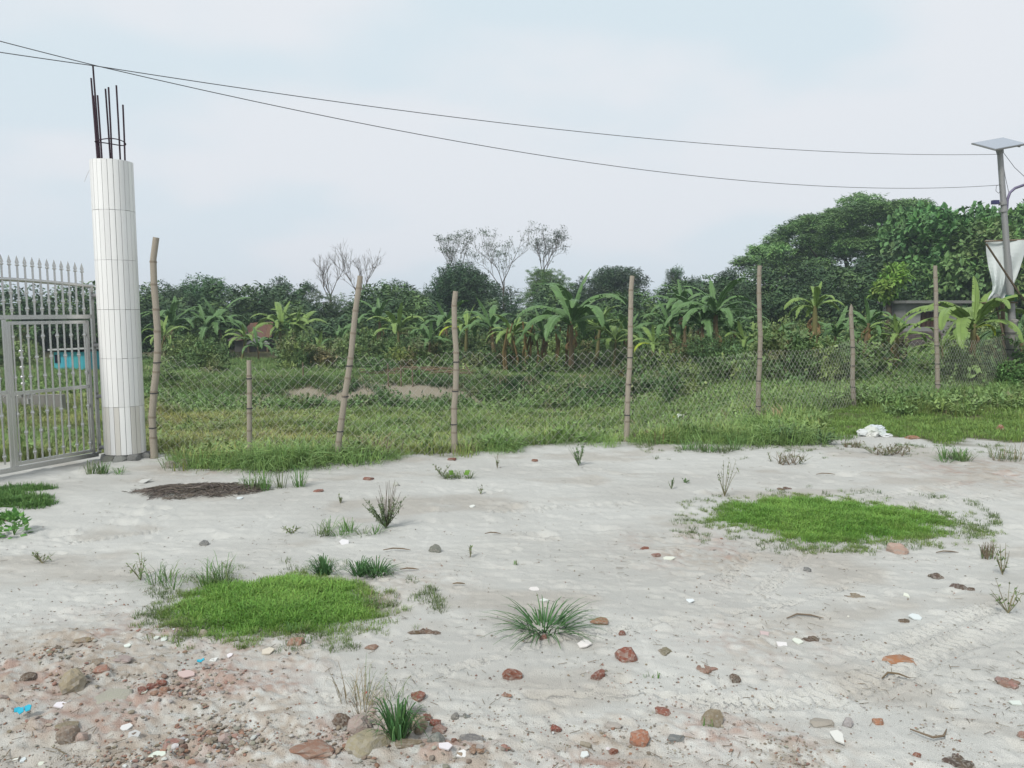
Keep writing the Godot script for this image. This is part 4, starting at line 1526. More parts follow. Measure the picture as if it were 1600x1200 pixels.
# ---------------------------------------------------------------- lamp pole, banner and cables
func build_lamp_pole() -> void:
	var d := 17.3
	var foot := ground(at(1589, 600, d).x, d)
	var k := d / FOCAL
	var root := thing("solar_street_lamp", "leaning steel street lamp pole with a solar panel on top", "street lamp", foot)
	var L := func(px: float, py: float, dz := 0.0) -> Vector3:
		return at(px, py, d - dz) - foot
	var mb := MB.new()
	mb.tube([L.call(1589, 604), L.call(1577, 440), L.call(1574, 400)], [0.078, 0.075, 0.072], 12)
	mb.tube([L.call(1574, 402), L.call(1562, 232)], [0.064, 0.058], 12)
	obj("pole", mb.mesh(M.zinc), root)
	var c: Vector3 = L.call(1561, 225)
	var tilt := Basis(Vector3.UP, 0.35) * Basis(Vector3.BACK, 0.2) * Basis(Vector3.RIGHT, 0.42)
	var panel := MB.new()
	panel.box(c, Vector3(0.96, 0.03, 0.6), tilt)
	obj("solar_panel", panel.mesh(M.zinc), root)
	var cells := MB.new()
	cells.box(c + tilt * Vector3(0, 0.019, 0), Vector3(0.92, 0.006, 0.56), tilt)
	obj("solar_cells", cells.mesh(M.cells), root)
	for s in [-0.3, 0.3]:
		var st := MB.new()
		st.box(c + tilt * Vector3(s, -0.03, 0), Vector3(0.04, 0.03, 0.56), tilt)
		obj("panel_rail", st.mesh(M.zinc), root)
	var cap := MB.new()
	cap.tube([L.call(1563, 240), L.call(1561, 229)], [0.07, 0.085], 10)
	obj("panel_mount", cap.mesh(M.zinc), root)
	var arm := MB.new()
	arm.col = Color(0.55, 0.5, 0.75)
	arm.tube([L.call(1573, 330), L.call(1574, 312), L.call(1578, 301), L.call(1586, 294), L.call(1600, 289), L.call(1650, 276)], [0.03], 8)
	obj("lamp_arm", arm.mesh(M.zinc), root)
	var head := MB.new()
	head.box(L.call(1662, 273), Vector3(0.45, 0.07, 0.2), Basis(Vector3.BACK, 0.25))
	obj("lamp_head", head.mesh(M.zinc), root)
	for y in [318, 329]:
		var cl := MB.new()
		cl.tube([L.call(1567 + (y - 318) * 0.08, y + 2.0), L.call(1566.5 + (y - 318) * 0.08, y - 2.5)], [0.084], 12)
		obj("clamp", cl.mesh(M.zinc), root)
	var box := MB.new()
	box.col = Color(0.05, 0.05, 0.12)
	box.box(L.call(1555, 316, 0.02), Vector3(0.13, 0.085, 0.1))
	obj("control_box", box.mesh(M.plastic), root)
	var br := MB.new()
	br.tube([L.call(1558, 316), L.call(1567, 316)], [0.018], 6)
	obj("box_bracket", br.mesh(M.zinc), root)
	for q in [[1566, 236, 1605, 280], [1566, 245, 1576, 300]]:
		var w := MB.new()
		var a: Vector3 = L.call(q[0], q[1])
		var b: Vector3 = L.call(q[2], q[3])
		w.tube([a, a.lerp(b, 0.5) - Vector3.UP * 0.05, b], [0.006], 4)
		obj("lamp_cable", w.mesh(M.cable), root)
	var loop := MB.new()
	loop.tube([L.call(1564, 288), L.call(1557, 290), L.call(1556, 298), L.call(1560, 302), L.call(1566, 296)], [0.006], 4)
	obj("cable_loop", loop.mesh(M.cable), root)
	# concrete pole lashed beside it
	var cf := ground(at(1587, 600, d - 0.2).x, d - 0.2)
	var cp := thing("concrete_pole", "rough square concrete pole with a broken top beside the lamp pole", "pole", cf)
	var a := Vector3(0, -0.3, 0)
	var b := at(1580, 505, d - 0.2) - cf
	var cm := MB.new()
	cm.tube([a, b * 0.5, b], [0.17, 0.16, 0.145], 4)
	obj("shaft", cm.mesh(M.concrete), cp)
	var chip := MB.new()
	rock(chip, b + Vector3(0.02, 0.02, 0), Vector3(0.2, 0.16, 0.2), 91, 0.5, 0.3)
	obj("broken_top", chip.mesh(M.concrete), cp)
	for t in [0.35, 0.6, 0.85]:
		var tie := MB.new()
		tie.tube([b * t, b * t + Vector3(0, 0.02, 0)], [0.185], 4, false)
		obj("wire_tie", tie.mesh(M.cable), cp)
	# a second post with struts that carry the frame of the banner
	var sf := ground(at(1571, 592, d + 0.5).x, d + 0.5)
	var st := thing("wooden_stand", "thin pale wooden post with slanting struts under the torn banner", "stand", sf)
	for q in [[[1572, 594], [1566, 474], 0.045, "post"], [[1572, 540], [1556, 476], 0.022, "strut"], [[1600, 470], [1541, 381], 0.02, "brace"], [[1538, 473], [1582, 472], 0.02, "shelf_bar"], [[1539, 377], [1640, 373], 0.02, "top_bar"], [[1640, 373], [1640, 560], 0.03, "post"]]:
		var m := MB.new()
		m.col = Color(1.6, 1.6, 1.7) if q[3] != "brace" else Color(0.62, 0.62, 0.62)
		var front: float = -0.35 if q[3] == "brace" else 0.5 if q[3] == "post" else 0.1
		m.tube([at(q[0][0], q[0][1], d + front) - sf, at(q[1][0], q[1][1], d + front) - sf], [q[2]], 6)
		obj(q[3], m.mesh(M.wood), st)
	var shelf := MB.new()
	shelf.col = Color(1.5, 1.5, 1.55)
	shelf.box(at(1560, 473, d + 0.1) - sf, Vector3(0.62, 0.025, 0.4))
	obj("shelf_board", shelf.mesh(M.wood), st)
	# the banner: a limp sheet, pinched near its foot
	var bo := at(1570, 470, d + 0.12)
	var ban := thing("torn_banner", "torn white plastic banner hanging limp on the lamp pole", "banner", bo)
	var sh := MB.new()
	sh.col = Color(0.66, 0.70, 0.70)
	var left := [[375, 1540, 1604], [395, 1541, 1601], [415, 1544, 1595], [432, 1548, 1589], [446, 1551, 1583], [456, 1550, 1580], [464, 1545, 1581], [470, 1542, 1582]]
	var grid: Array = []
	for i in left.size() * 3 - 2:
		var i0: int = i / 3
		var i1: int = min(i0 + 1, left.size() - 1)
		var t: float = (i % 3) / 3.0
		var row: Array = []
		for j in 21:
			var s := j / 20.0
			var py := lerpf(left[i0][0], left[i1][0], t)
			var p0 := lerpf(left[i0][1], left[i1][1], t)
			var p1 := lerpf(left[i0][2], left[i1][2], t)
			var pinch := 1.0 - (p1 - p0) / 62.0
			row.append(at(lerpf(p0, p1, s), py + 2.5 * sin(s * 9.0) * pinch, d + 0.12 + 0.16 * pinch * sin(s * 16.0 + i * 0.2) + 0.05 * sin(s * 5.0 + i * 0.3)) - bo)
		grid.append(row)
	for i in grid.size() - 1:
		for j in 20:
			sh.quad(grid[i][j], grid[i + 1][j], grid[i + 1][j + 1], grid[i][j + 1])
	obj("sheet", sh.mesh(M.sheet), ban)
	for q in [["green cloth bundle on the shelf under the torn banner", 1578, 465, Color(0.02, 0.16, 0.11), 41], ["grey cloth bundle on the shelf under the torn banner", 1556, 465, Color(0.25, 0.26, 0.26), 42]]:
		var m := MB.new()
		m.col = q[3]
		rock(m, Vector3(0, 0.08, 0), Vector3(0.26, 0.2, 0.2), q[4], 0.2, 0.5)
		var o := obj("cloth_bundle", m.mesh(M.paint), self, at(q[1], 472, d - 0.02))
		tag(o, q[0], "cloth")


func build_wires() -> void:
	var tie := at(155.5, 104, 8.76)
	for q in [[at(-420, -52, 7.6), at(1563, 241, 17.3), 0.29, 0.02, "upper overhead cable running from the pillar rods to the solar lamp pole"], [at(-420, 12, 7.6), at(1564, 289, 17.3), 0.5, 0.02, "lower sagging overhead cable between the pillar rods and the lamp pole"]]:
		var root := thing("overhead_cable", q[4], "cable", tie)
		var mid := tie - Vector3(0, 0.045 if q[2] > 0.5 else 0.0, 0)
		for part in 2:
			var a: Vector3 = q[0] if part == 0 else mid
			var b: Vector3 = mid if part == 0 else q[1]
			var sag: float = q[3] if part == 0 else q[2]
			var pts: Array = []
			for i in 33:
				var t := i / 32.0
				pts.append(a.lerp(b, t) - Vector3.UP * (4.0 * sag * t * (1.0 - t)) - tie)
			var mb := MB.new()
			mb.tube(pts, [0.005], 5)
			obj("cable_span", mb.mesh(M.cable), root)


# ---------------------------------------------------------------- houses and walls beyond the fence
func sheet_roof(root: Node3D, a: Vector3, b: Vector3, c: Vector3, d: Vector3, n: int, col: Color, called := "roof_sheet") -> void:
	# corrugated sheets laid side by side from the eave (a to b) up to the ridge (d to c)
	for i in n:
		var mb := MB.new()
		mb.col = vary(col, 0.15)
		var lift := Vector3.UP * (0.012 * (i % 2))
		for k in 8:
			var t0 := (i + k / 8.0) / n
			var t1 := (i + (k + 1) / 8.0) / n
			var w0 := Vector3.UP * (0.02 if k % 2 == 0 else 0.0) + lift
			var w1 := Vector3.UP * (0.0 if k % 2 == 0 else 0.02) + lift
			mb.quad(a.lerp(b, t0) + w0, a.lerp(b, t1) + w1, d.lerp(c, t1) + w1, d.lerp(c, t0) + w0)
		obj(called, mb.mesh(M.paint), root)


func build_houses() -> void:
	# hut with a rusty tin roof
	var d := 43.0
	var g := ground(at(393, 520, d).x, d)
	var h := thing("tin_roofed_hut", "low hut with a rusty brown tin roof behind the left banana row", "hut", g)
	var L := func(px: float, py: float, dz: float) -> Vector3:
		return at(px, py, d - dz) - g
	var w := MB.new()
	w.col = Color(0.30, 0.29, 0.27)
	w.box(Vector3(0.1, 0.4, -0.2), Vector3(1.7, 1.3, 1.6))
	obj("wall", w.mesh(M.paint), h)
	sheet_roof(h, L.call(368, 533, 1.2), L.call(424, 527, 1.2), L.call(427, 503, -0.6), L.call(391, 505, -0.6), 5, Color(0.20, 0.12, 0.085))
	sheet_roof(h, L.call(350, 534, 0.9), L.call(382, 531, 0.9), L.call(398, 521, -0.2), L.call(372, 523, -0.2), 3, Color(0.2, 0.16, 0.14), "porch_sheet")
	var gb := MB.new()
	gb.col = Color(0.42, 0.44, 0.44)
	gb.tri(L.call(384, 536, 1.35), L.call(403, 525, 1.35), L.call(420, 535, 1.35))
	gb.tri(L.call(384, 536, 1.32), L.call(403, 525, 1.32), L.call(420, 535, 1.32))
	gb.box(L.call(403, 537, 1.33), Vector3(1.3, 0.06, 0.05))
	obj("gable", gb.mesh(M.paint), h)
	for px in [388, 403, 418]:
		var po := MB.new()
		var t: Vector3 = L.call(px, 536, 1.3)
		po.tube([Vector3(t.x, -0.1, t.z), t], [0.06], 6)
		obj("post", po.mesh(M.wood), h)
	# blue shed seen through the gate
	d = 28.0
	g = ground(at(112, 575, d).x, d)
	var s := thing("blue_shed", "turquoise painted shed with a pale roof edge seen through the gate", "shed", g)
	var tall := at(112, 550, d).y - g.y
	w = MB.new()
	w.col = Color(0.07, 0.42, 0.50)
	w.box(Vector3(0, tall / 2, -0.8), Vector3(1.22, tall, 1.6))
	obj("wall", w.mesh(M.paint), s)
	for i in 7:
		var bd := MB.new()
		bd.col = vary(Color(0.085, 0.47, 0.55), 0.08)
		bd.box(Vector3(-0.53 + i * 0.176, tall / 2, 0.012), Vector3(0.168, tall - 0.02, 0.02))
		obj("board", bd.mesh(M.paint), s)
	var win := MB.new()
	win.col = Color(0.3, 0.4, 0.5)
	win.box(Vector3(-0.48, tall * 0.68, 0.03), Vector3(0.2, 0.3, 0.03))
	obj("window", win.mesh(M.glass), s)
	var rf := MB.new()
	rf.col = Color(0.55, 0.56, 0.56)
	rf.box(Vector3(0.02, tall + 0.07, -0.75), Vector3(1.45, 0.06, 1.95), Basis(Vector3.BACK, 0.04) * Basis(Vector3.RIGHT, -0.05))
	obj("roof", rf.mesh(M.paint), s)
	# low wall beyond the gate
	d = 18.0
	var x0 := at(-60, 620, d).x
	var x1 := at(100, 620, d).x
	g = ground((x0 + x1) / 2, d)
	var lw := thing("low_wall", "low weathered concrete wall beyond the gate", "wall", g)
	var y1 := at(50, 617, d).y - g.y
	for i in 6:
		var m := MB.new()
		m.col = vary(Color(1.6, 1.5, 1.42), 0.06)
		m.box(Vector3(x0 - g.x + (i + 0.5) * (x1 - x0) / 6, y1 / 2 - 0.2 + 0.01 * (i % 2), 0.004 * (i % 2)), Vector3((x1 - x0) / 6 - 0.012, y1 + 0.4, 0.16))
		obj("panel", m.mesh(M.concrete), lw)
	# grey house at the right
	d = 33.0
	g = ground(at(1446, 540, d).x, d)
	var k := d / FOCAL
	var hs := thing("grey_house", "grey plastered house with a dark brown window behind bananas", "house", g)
	var top := at(1446, 474, d).y - g.y
	w = MB.new()
	w.col = Color(0.30, 0.30, 0.29)
	var wl := (1412 - 1446) * k
	var wr := (1500 - 1446) * k
	var a0 := (1436 - 1446) * k
	var a1 := (1464 - 1446) * k
	var sill := at(1446, 511, d).y - g.y
	var head := at(1446, 487, d).y - g.y
	w.box(Vector3((wl + a0) / 2, top / 2, -1.0), Vector3(a0 - wl, top, 2.0))
	w.box(Vector3((a1 + wr) / 2, top / 2, -1.0), Vector3(wr - a1, top, 2.0))
	w.box(Vector3((a0 + a1) / 2, sill / 2, -1.0), Vector3(a1 - a0, sill, 1.996))
	w.box(Vector3((a0 + a1) / 2, (head + top) / 2, -1.0), Vector3(a1 - a0, top - head, 1.996))
	w.box(Vector3((a0 + a1) / 2, (sill + head) / 2, -1.5), Vector3(a1 - a0, head - sill, 0.9))
	obj("wall", w.mesh(M.paint), hs)
	var wi := MB.new()
	wi.col = Color(0.075, 0.045, 0.035)
	wi.box(Vector3((a0 + a1) / 2, (sill + head) / 2, -0.12), Vector3(a1 - a0, head - sill, 0.05))
	var shutter := obj("shutter", wi.mesh(M.paint), hs)
	for i in 4:
		var b := MB.new()
		b.col = Color(0.05, 0.03, 0.025)
		b.box(Vector3(a0 + (i + 0.5) * (a1 - a0) / 4, (sill + head) / 2, -0.08), Vector3(0.03, head - sill, 0.03))
		obj("bar", b.mesh(M.paint), shutter)
	var ov := MB.new()
	ov.col = Color(0.22, 0.22, 0.21)
	ov.box(Vector3((wl + wr) / 2, top + 0.06, -0.85), Vector3(wr - wl + 0.4, 0.12, 2.6))
	obj("roof_slab", ov.mesh(M.paint), hs)
	d = 30.0
	g = ground(at(1436, 540, d).x, d)
	var bw := thing("brick_wall", "low dusky brick wall before the grey house", "wall", g)
	var bt := at(1436, 517, d).y - g.y
	var bk := MB.new()
	bk.col = Color(0.9, 0.85, 0.85)
	bk.box(Vector3(0, bt / 2 - 0.1, -0.08), Vector3(1.75, bt + 0.1, 0.12))
	obj("mortar", bk.mesh(M.concrete), bw)
	var bm: Array = []
	for i in 3:
		var m := MB.new()
		m.col = [Color(0.2, 0.16, 0.15), Color(0.24, 0.2, 0.19), Color(0.17, 0.15, 0.145)][i]
		m.box(Vector3.ZERO, Vector3(0.235, 0.07, 0.11))
		bm.append(m.mesh(M.stone))
	for r in 12:
		for c in 7:
			obj("brick", bm[rng.randi_range(0, 2)], bw, Vector3(-0.75 + c * 0.248 + (0.06 if r % 2 else -0.05), bt - 0.05 - r * 0.084, -0.03 + rng.randf_range(-0.004, 0.004)))


func build_brush() -> void:
	var c := at(665, 598, 26.2)
	var g := ground(c.x, 26.2)
	var root := thing("brushwood_pile", "sprawling pile of cut dry branches on bare ground behind the fence", "brushwood", g)
	for i in 90:
		var p := Vector3(rng.randf_range(-1.7, 1.6), rng.randf_range(0.02, 0.42), rng.randf_range(-0.9, 0.9))
		p.y *= 1.0 - 0.25 * absf(p.x)
		var a := rng.randf_range(-0.35, 0.35) + (PI if rng.randf() < 0.5 else 0.0)
		var dir := Vector3(cos(a), rng.randf_range(-0.12, 0.16), sin(a) * 0.8).normalized()
		var l := rng.randf_range(0.5, 1.7)
		var mb := MB.new()
		mb.col = vary(Color(1.25, 1.1, 0.95), 0.3)
		mb.tube([p - dir * l * 0.5, p + rand_dir() * 0.05, p + dir * l * 0.5], [0.014, 0.012, 0.006], 4)
		obj("stick", mb.mesh(M.wood), root)
	for q in [[474, 566, 595, "thin pale stake standing left of the leaning post"], [607, 568, 605, "thin stake at the left end of the brushwood pile"], [627, 570, 604, "thin stake just right of the pile's left end"], [645, 575, 606, "short thin stake before the brushwood pile"], [740, 568, 590, "slanting stake at the right end of the brushwood pile"]]:
		var foot := spot(q[0], q[2])
		var mb := MB.new()
		mb.col = Color(1.5, 1.35, 1.2)
		var tip := at(q[0] - (14 if q[0] == 740 else 1), q[1], -foot.z) - foot
		mb.tube([Vector3(0, -0.1, 0), tip], [0.028, 0.02], 6)
		tag(obj("stake", mb.mesh(M.wood), self, foot), q[3], "stake", "thin stakes by the brushwood")


# ---------------------------------------------------------------- stones, brick bits and tile shards on the sand
func build_stones() -> void:
	var tone := {"r": Color(0.30, 0.12, 0.085), "p": Color(0.38, 0.22, 0.17), "d": Color(0.16, 0.115, 0.085), "t": Color(0.33, 0.27, 0.2), "b": Color(0.40, 0.36, 0.27), "g": Color(0.26, 0.26, 0.25), "w": Color(0.62, 0.63, 0.60), "k": Color(0.52, 0.40, 0.36), "o": Color(0.44, 0.22, 0.13), "s": Color(0.48, 0.46, 0.42), "c": Color(0.03, 0.34, 0.46)}
	# pixel x, y of the middle, width, height in pixels, shape, colour, label
	var rows := [
		[114, 1072, 46, 34, "rock", "b", "large rounded beige boulder in the rubble at left"],
		[44, 1068, 24, 12, "rock", "d", "dark brown pebble left of the beige boulder"],
		[222, 1086, 16, 13, "brick", "r", "red brick lump, leftmost of the broken cluster by the boulder"],
		[238, 1080, 20, 13, "brick", "r", "red brick lump in the middle of the broken cluster"],
		[253, 1077, 18, 11, "brick", "r", "red brick lump, rightmost of the broken cluster"],
		[258, 1090, 18, 11, "rock", "p", "pale crumbling brick bit below the red brick cluster"],
		[241, 1096, 14, 8, "rock", "p", "small pinkish crumb at the foot of the red brick cluster"],
		[226, 1092, 10, 8, "shard", "w", "tiny white tile chip touching the red brick cluster"],
		[95, 1113, 22, 10, "shard", "w", "pointed white tile shard below the beige boulder"],
		[107, 1157, 36, 24, "rock", "t", "tan broken rock near the lower left corner"],
		[108, 1140, 40, 22, "slab", "t", "flat brownish slab behind the tan broken rock"],
		[129, 1160, 22, 16, "rock", "k", "pinkish stone right of the tan broken rock"],
		[245, 1193, 40, 14, "shard", "w", "biggest white tile shard at the bottom edge left"],
		[272, 1169, 48, 26, "slab", "p", "worn pinkish red brick slab above the biggest tile shard"],
		[197, 1141, 22, 10, "shard", "w", "squarish white tile piece above the grey white sliver"],
		[211, 1159, 26, 11, "shard", "s", "grey white tile sliver left of the worn brick slab"],
		[25, 1190, 11, 8, "shard", "w", "small white chip, leftmost at the lower left corner"],
		[36, 1189, 12, 10, "shard", "w", "narrow white chip second from the lower left corner"],
		[64, 1196, 12, 6, "shard", "w", "white chip cut by the bottom edge at left"],
		[176, 1086, 62, 32, "slab", "s", "broad pale grey cement cake beside the red brick cluster"],
		[292, 1060, 32, 10, "shard", "k", "flat pale tile beside the little blue scrap"],
		[245, 1004, 11, 5, "shard", "w", "white tile chip, left one of a pair below the turf"],
		[257, 1005, 13, 6, "shard", "w", "white tile chip, right one of a pair below the turf"],
		[201, 1014, 13, 5, "shard", "w", "white chip on brown rubble above the beige slab"],
		[334, 1034, 13, 8, "shard", "w", "crumpled white chip in the sand right of the rubble"],
		[359, 1034, 10, 5, "shard", "w", "small white chip alone on sand right of the rubble"],
		[319, 990, 20, 15, "rock", "b", "rounded tan stone half hidden in the front turf edge"],
		[160, 1061, 26, 14, "slab", "p", "tilted reddish slab above the grey cement cake"],
		[192, 1034, 36, 20, "slab", "k", "pale pink flat slab in the middle of the rubble"],
		[157, 1042, 30, 14, "slab", "t", "brown curved tile piece left of the pale pink slab"],
		[135, 1006, 46, 14, "mound", "t", "low brown earth clod at the top of the rubble"],
		[86, 1021, 24, 10, "mound", "d", "small dark clod left of the brown earth clod"],
		[352, 1162, 24, 12, "rock", "k", "pale pink stone right of the worn brick slab"],
		[380, 1169, 14, 11, "rock", "b", "small cream stone beside the pale pink stone"],
		[5, 1097, 14, 9, "rock", "k", "pinkish stone cut by the left edge"],
		[462, 1007, 30, 16, "brick", "p", "brown red brick bit below the front turf"],
		[581, 1014, 22, 8, "brick", "p", "thin slanting reddish brick sliver in the sand"],
		[662, 986, 52, 13, "mound", "d", "long flat dark clod left of the big grass tuft"],
		[655, 1092, 26, 14, "brick", "r", "deep red brick bit behind the white rock"],
		[630, 1108, 68, 30, "rock", "w", "large whitish rock among dry grass at the bottom"],
		[667, 1124, 16, 9, "brick", "r", "small red brick bit right of the white rock"],
		[680, 1131, 22, 14, "brick", "r", "red brick bit below the white rock's right end"],
		[687, 1143, 28, 13, "brick", "p", "flat red brick sliver above the grey rubble"],
		[490, 1174, 86, 36, "slab", "p", "long reddish brick slab lying at the bottom edge"],
		[575, 1161, 74, 34, "rock", "b", "big beige rock at the foot of the green tuft"],
		[557, 1134, 44, 28, "rock", "k", "pinkish rock behind the big beige rock"],
		[535, 1131, 30, 20, "rock", "d", "dark brown rock wedged left of the pinkish rock"],
		[652, 1138, 36, 26, "rock", "t", "brown rock right of the green tuft at bottom"],
		[640, 1166, 50, 16, "slab", "t", "row of brown brick edge sunk below the green tuft"],
		[737, 1160, 44, 20, "slab", "g", "dark grey concrete chunk at the bottom middle"],
		[680, 1166, 34, 22, "rock", "g", "grey stone left of the dark concrete chunk"],
		[697, 1192, 24, 10, "shard", "w", "white tile piece at the bottom, left one of two"],
		[722, 1190, 18, 12, "shard", "w", "white tile piece at the bottom, right one of two"],
		[710, 1171, 10, 12, "brick", "r", "tiny red brick bit between two grey stones"],
		[420, 1025, 24, 8, "shard", "s", "pale curled flake below the front turf"],
		[711, 1124, 14, 13, "rock", "g", "round grey pebble, upper one right of red brick bits"],
		[726, 1128, 22, 8, "mound", "g", "flat grey clod beside the round grey pebble"],
		[744, 1183, 34, 18, "mound", "p", "crumbled reddish brick heap at the bottom middle"],
		[790, 1172, 26, 16, "mound", "p", "brown red crumbled brick right of the concrete chunk"],
		[936, 975, 34, 11, "brick", "o", "flat orange brick bit right of the big grass tuft"],
		[972, 991, 13, 11, "brick", "r", "little red brick bit above the big brown red brick"],
		[980, 1021, 38, 25, "brick", "r", "big brown red brick lump in the middle of the sand"],
		[849, 999, 14, 9, "brick", "r", "little red brick bit under the big grass tuft"],
		[800, 1054, 34, 18, "brick", "r", "stacked looking red brick bit left of centre"],
		[792, 1087, 22, 10, "mound", "p", "faint pink crumble below the stacked looking brick"],
		[933, 1056, 26, 16, "brick", "r", "triangular dusky red brick bit"],
		[1037, 1014, 38, 13, "mound", "t", "flat brown clod right of the big brown red brick"],
		[1102, 1045, 46, 12, "mound", "p", "crumbling flat brick patch beside a tyre track"],
		[1036, 1119, 28, 11, "brick", "r", "pointed red brick sliver left of the brown boulder"],
		[1112, 1131, 38, 24, "rock", "t", "rounded brown boulder at bottom right of centre"],
		[1132, 1119, 24, 15, "mound", "t", "crumbly clod leaning on the rounded brown boulder"],
		[869, 1139, 19, 13, "rock", "r", "round red brick pebble at bottom centre"],
		[1000, 1159, 38, 28, "brick", "o", "bright orange brick chunk at the bottom"],
		[958, 1178, 16, 16, "brick", "r", "small red brick bit left of the bright orange chunk"],
		[915, 1168, 20, 13, "rock", "b", "tan block left of the small red brick bit"],
		[914, 1191, 17, 9, "shard", "w", "white scrap at the bottom edge in the middle"],
		[1057, 1158, 30, 15, "slab", "g", "grey slab below the rounded brown boulder"],
		[958, 1141, 30, 11, "slab", "s", "pale grey crust above the tan block"],
		[914, 1011, 26, 9, "shard", "w", "broken white shell like flake left of the big brick"],
		[1078, 938, 14, 5, "shard", "w", "pale round flake on open sand above the tracks"],
		[835, 923, 18, 5, "shard", "w", "thin white sliver, upper one behind the big tuft"],
		[849, 937, 18, 5, "shard", "w", "thin white sliver, lower one behind the big tuft"],
		[1148, 1058, 18, 15, "rock", "d", "dark triangular stone between the tyre tracks"],
		[1336, 929, 40, 15, "mound", "t", "brown brick mound on open sand at right"],
		[1194, 990, 17, 12, "shard", "k", "square pink tile piece"],
		[1222, 1008, 20, 14, "shard", "w", "square white tile piece below the pink one"],
		[1246, 1006, 16, 7, "shard", "w", "small white tile piece right of the square white one"],
		[1266, 996, 36, 13, "mound", "d", "rough dark crust right of the white tile pieces"],
		[1291, 997, 17, 11, "mound", "t", "small brown clod right of the rough dark crust"],
		[1403, 1026, 60, 18, "slab", "o", "large flat oval orange brick on the tyre track"],
		[1417, 931, 13, 5, "shard", "w", "white chip right of the brown brick mound"],
		[1430, 964, 22, 8, "shard", "w", "white curved chip beside a brown clod at right"],
		[1412, 970, 24, 10, "mound", "d", "brown clod beside the white curved chip"],
		[1572, 1065, 50, 20, "mound", "p", "crumbled orange brick heap near the right edge"],
		[1588, 1097, 26, 7, "shard", "w", "white plastic strip at the right edge"],
		[1373, 1131, 20, 12, "brick", "o", "small orange brick bit below the cracked crust"],
		[1323, 1139, 22, 17, "rock", "s", "round grey sand coloured stone at lower right"],
		[1308, 1164, 26, 18, "shard", "w", "long white tile shard at lower right"],
		[1283, 1135, 42, 16, "slab", "s", "crescent sand crust flake at lower right"],
		[1503, 1184, 60, 28, "mound", "d", "rough brown clump near the lower right corner"],
		[1431, 1184, 14, 9, "brick", "r", "red bit left of the rough brown clump"],
		[1501, 917, 40, 14, "mound", "d", "flat dark clod among weeds at right"],
		[1464, 899, 36, 9, "mound", "d", "thin dark clod above the flat dark one"],
		[1597, 1158, 16, 12, "rock", "p", "brown stone cut by the right edge low down"],
		[1563, 669, 17, 13, "rock", "o", "orange stone in the short grass at right"],
		[1425, 684, 20, 6, "brick", "o", "flat orange brick bit beside the white sack"],
		[1400, 859, 32, 16, "rock", "k", "pale stone at the lower edge of the far turf"],
		[1261, 891, 12, 9, "rock", "g", "dark pebble on open sand below the far turf"],
		[682, 860, 22, 12, "rock", "g", "mottled grey stone in the middle of the sand"],
		[706, 719, 15, 5, "brick", "r", "red brick bit near the grass edge, left one"],
		[835, 720, 12, 4, "brick", "r", "red brick bit near the grass edge, right one"],
		[1007, 861, 17, 6, "brick", "r", "dark red brick bit left of the scattered flakes"],
		[1026, 868, 18, 7, "brick", "p", "pinkish brick bit beside the dark red one"],
		[1045, 875, 20, 5, "shard", "w", "white sliver below the pinkish brick bit"],
		[497, 769, 17, 5, "brick", "r", "flat red brick bit beside the weed tuft at left"],
		[575, 748, 18, 5, "brick", "r", "flat red brick bit behind the dry stemmed weed"],
		[319, 850, 15, 9, "rock", "g", "dark pebble on sand above the long grass tuft"],
		[619, 757, 11, 9, "rock", "w", "small white lump behind the dry stemmed weed"],
		[738, 792, 12, 4, "shard", "w", "flat white scrap on sand in the middle"],
		[538, 849, 20, 7, "shard", "w", "pale flake below the dry stemmed weed"],
		[267, 727, 18, 11, "rock", "b", "pale stone at the right foot of the pillar"],
		[291, 724, 22, 13, "rock", "t", "brown stone right of the pale one at the pillar"],
		[310, 728, 16, 8, "rock", "t", "small brown stone farthest right of the pillar"],
		[228, 752, 26, 5, "shard", "s", "pale flat flake below the tiled pillar"],
		[1225, 762, 26, 6, "mound", "d", "dark clod far right behind the turf, beside tyre marks"],
		[374, 779, 11, 5, "shard", "w", "white chip at the lower rim of the dry debris"],
	]
	var k := 0
	for q in rows:
		k += 1
		var p := spot(q[0], q[1] + q[3] * 0.35)
		var m := -p.z * 1.02 / FOCAL
		var dip := atan(EYE / -p.z)
		var w: float = q[2] * m
		var hw: float = q[3] * m
		var c: Color = vary(tone[q[5]], 0.08)
		var mb := MB.new()
		mb.col = c
		var name := "stone"
		var category := "stone"
		var deep := w * 0.75
		match q[4]:
			"rock":
				deep = w * 0.8
				rock(mb, Vector3(0, 0, 0), Vector3(w, clampf(hw * 1.5 - deep * sin(dip) * 0.5, w * 0.3, w * 0.85) * 1.15, deep), k * 13, 0.15, 0.3, rng.randf_range(-0.4, 0.4), false, true)
			"brick":
				name = "brick_bit"
				category = "brick"
				rock(mb, Vector3.ZERO, Vector3(w, clampf(hw * 1.4 - deep * sin(dip) * 0.5, w * 0.25, w * 0.8) * 1.15, deep), k * 13, 0.8, 0.22, rng.randf_range(-0.5, 0.5), false, true)
			"slab":
				name = "slab_piece"
				category = "slab"
				deep = clampf(hw / sin(dip) * 0.7, w * 0.35, w * 0.9)
				rock(mb, Vector3.ZERO, Vector3(w, clampf(w * 0.22, 0.02, 0.08), deep), k * 13, 0.75, 0.22, rng.randf_range(-0.3, 0.3), false, true)
			"mound":
				name = "clod"
				category = "clod"
				deep = clampf(hw / sin(dip) * 0.8, w * 0.35, w * 1.1)
				for i in 9:
					mb.col = vary(c, 0.15)
					var a := rng.randf() * TAU
					var r := sqrt(rng.randf()) * 0.36
					rock(mb, Vector3(cos(a) * r * w, 0, sin(a) * r * deep), Vector3(w, w * 0.4, deep) * rng.randf_range(0.25, 0.5), k * 31 + i, 0.2, 0.45, a, true, true)
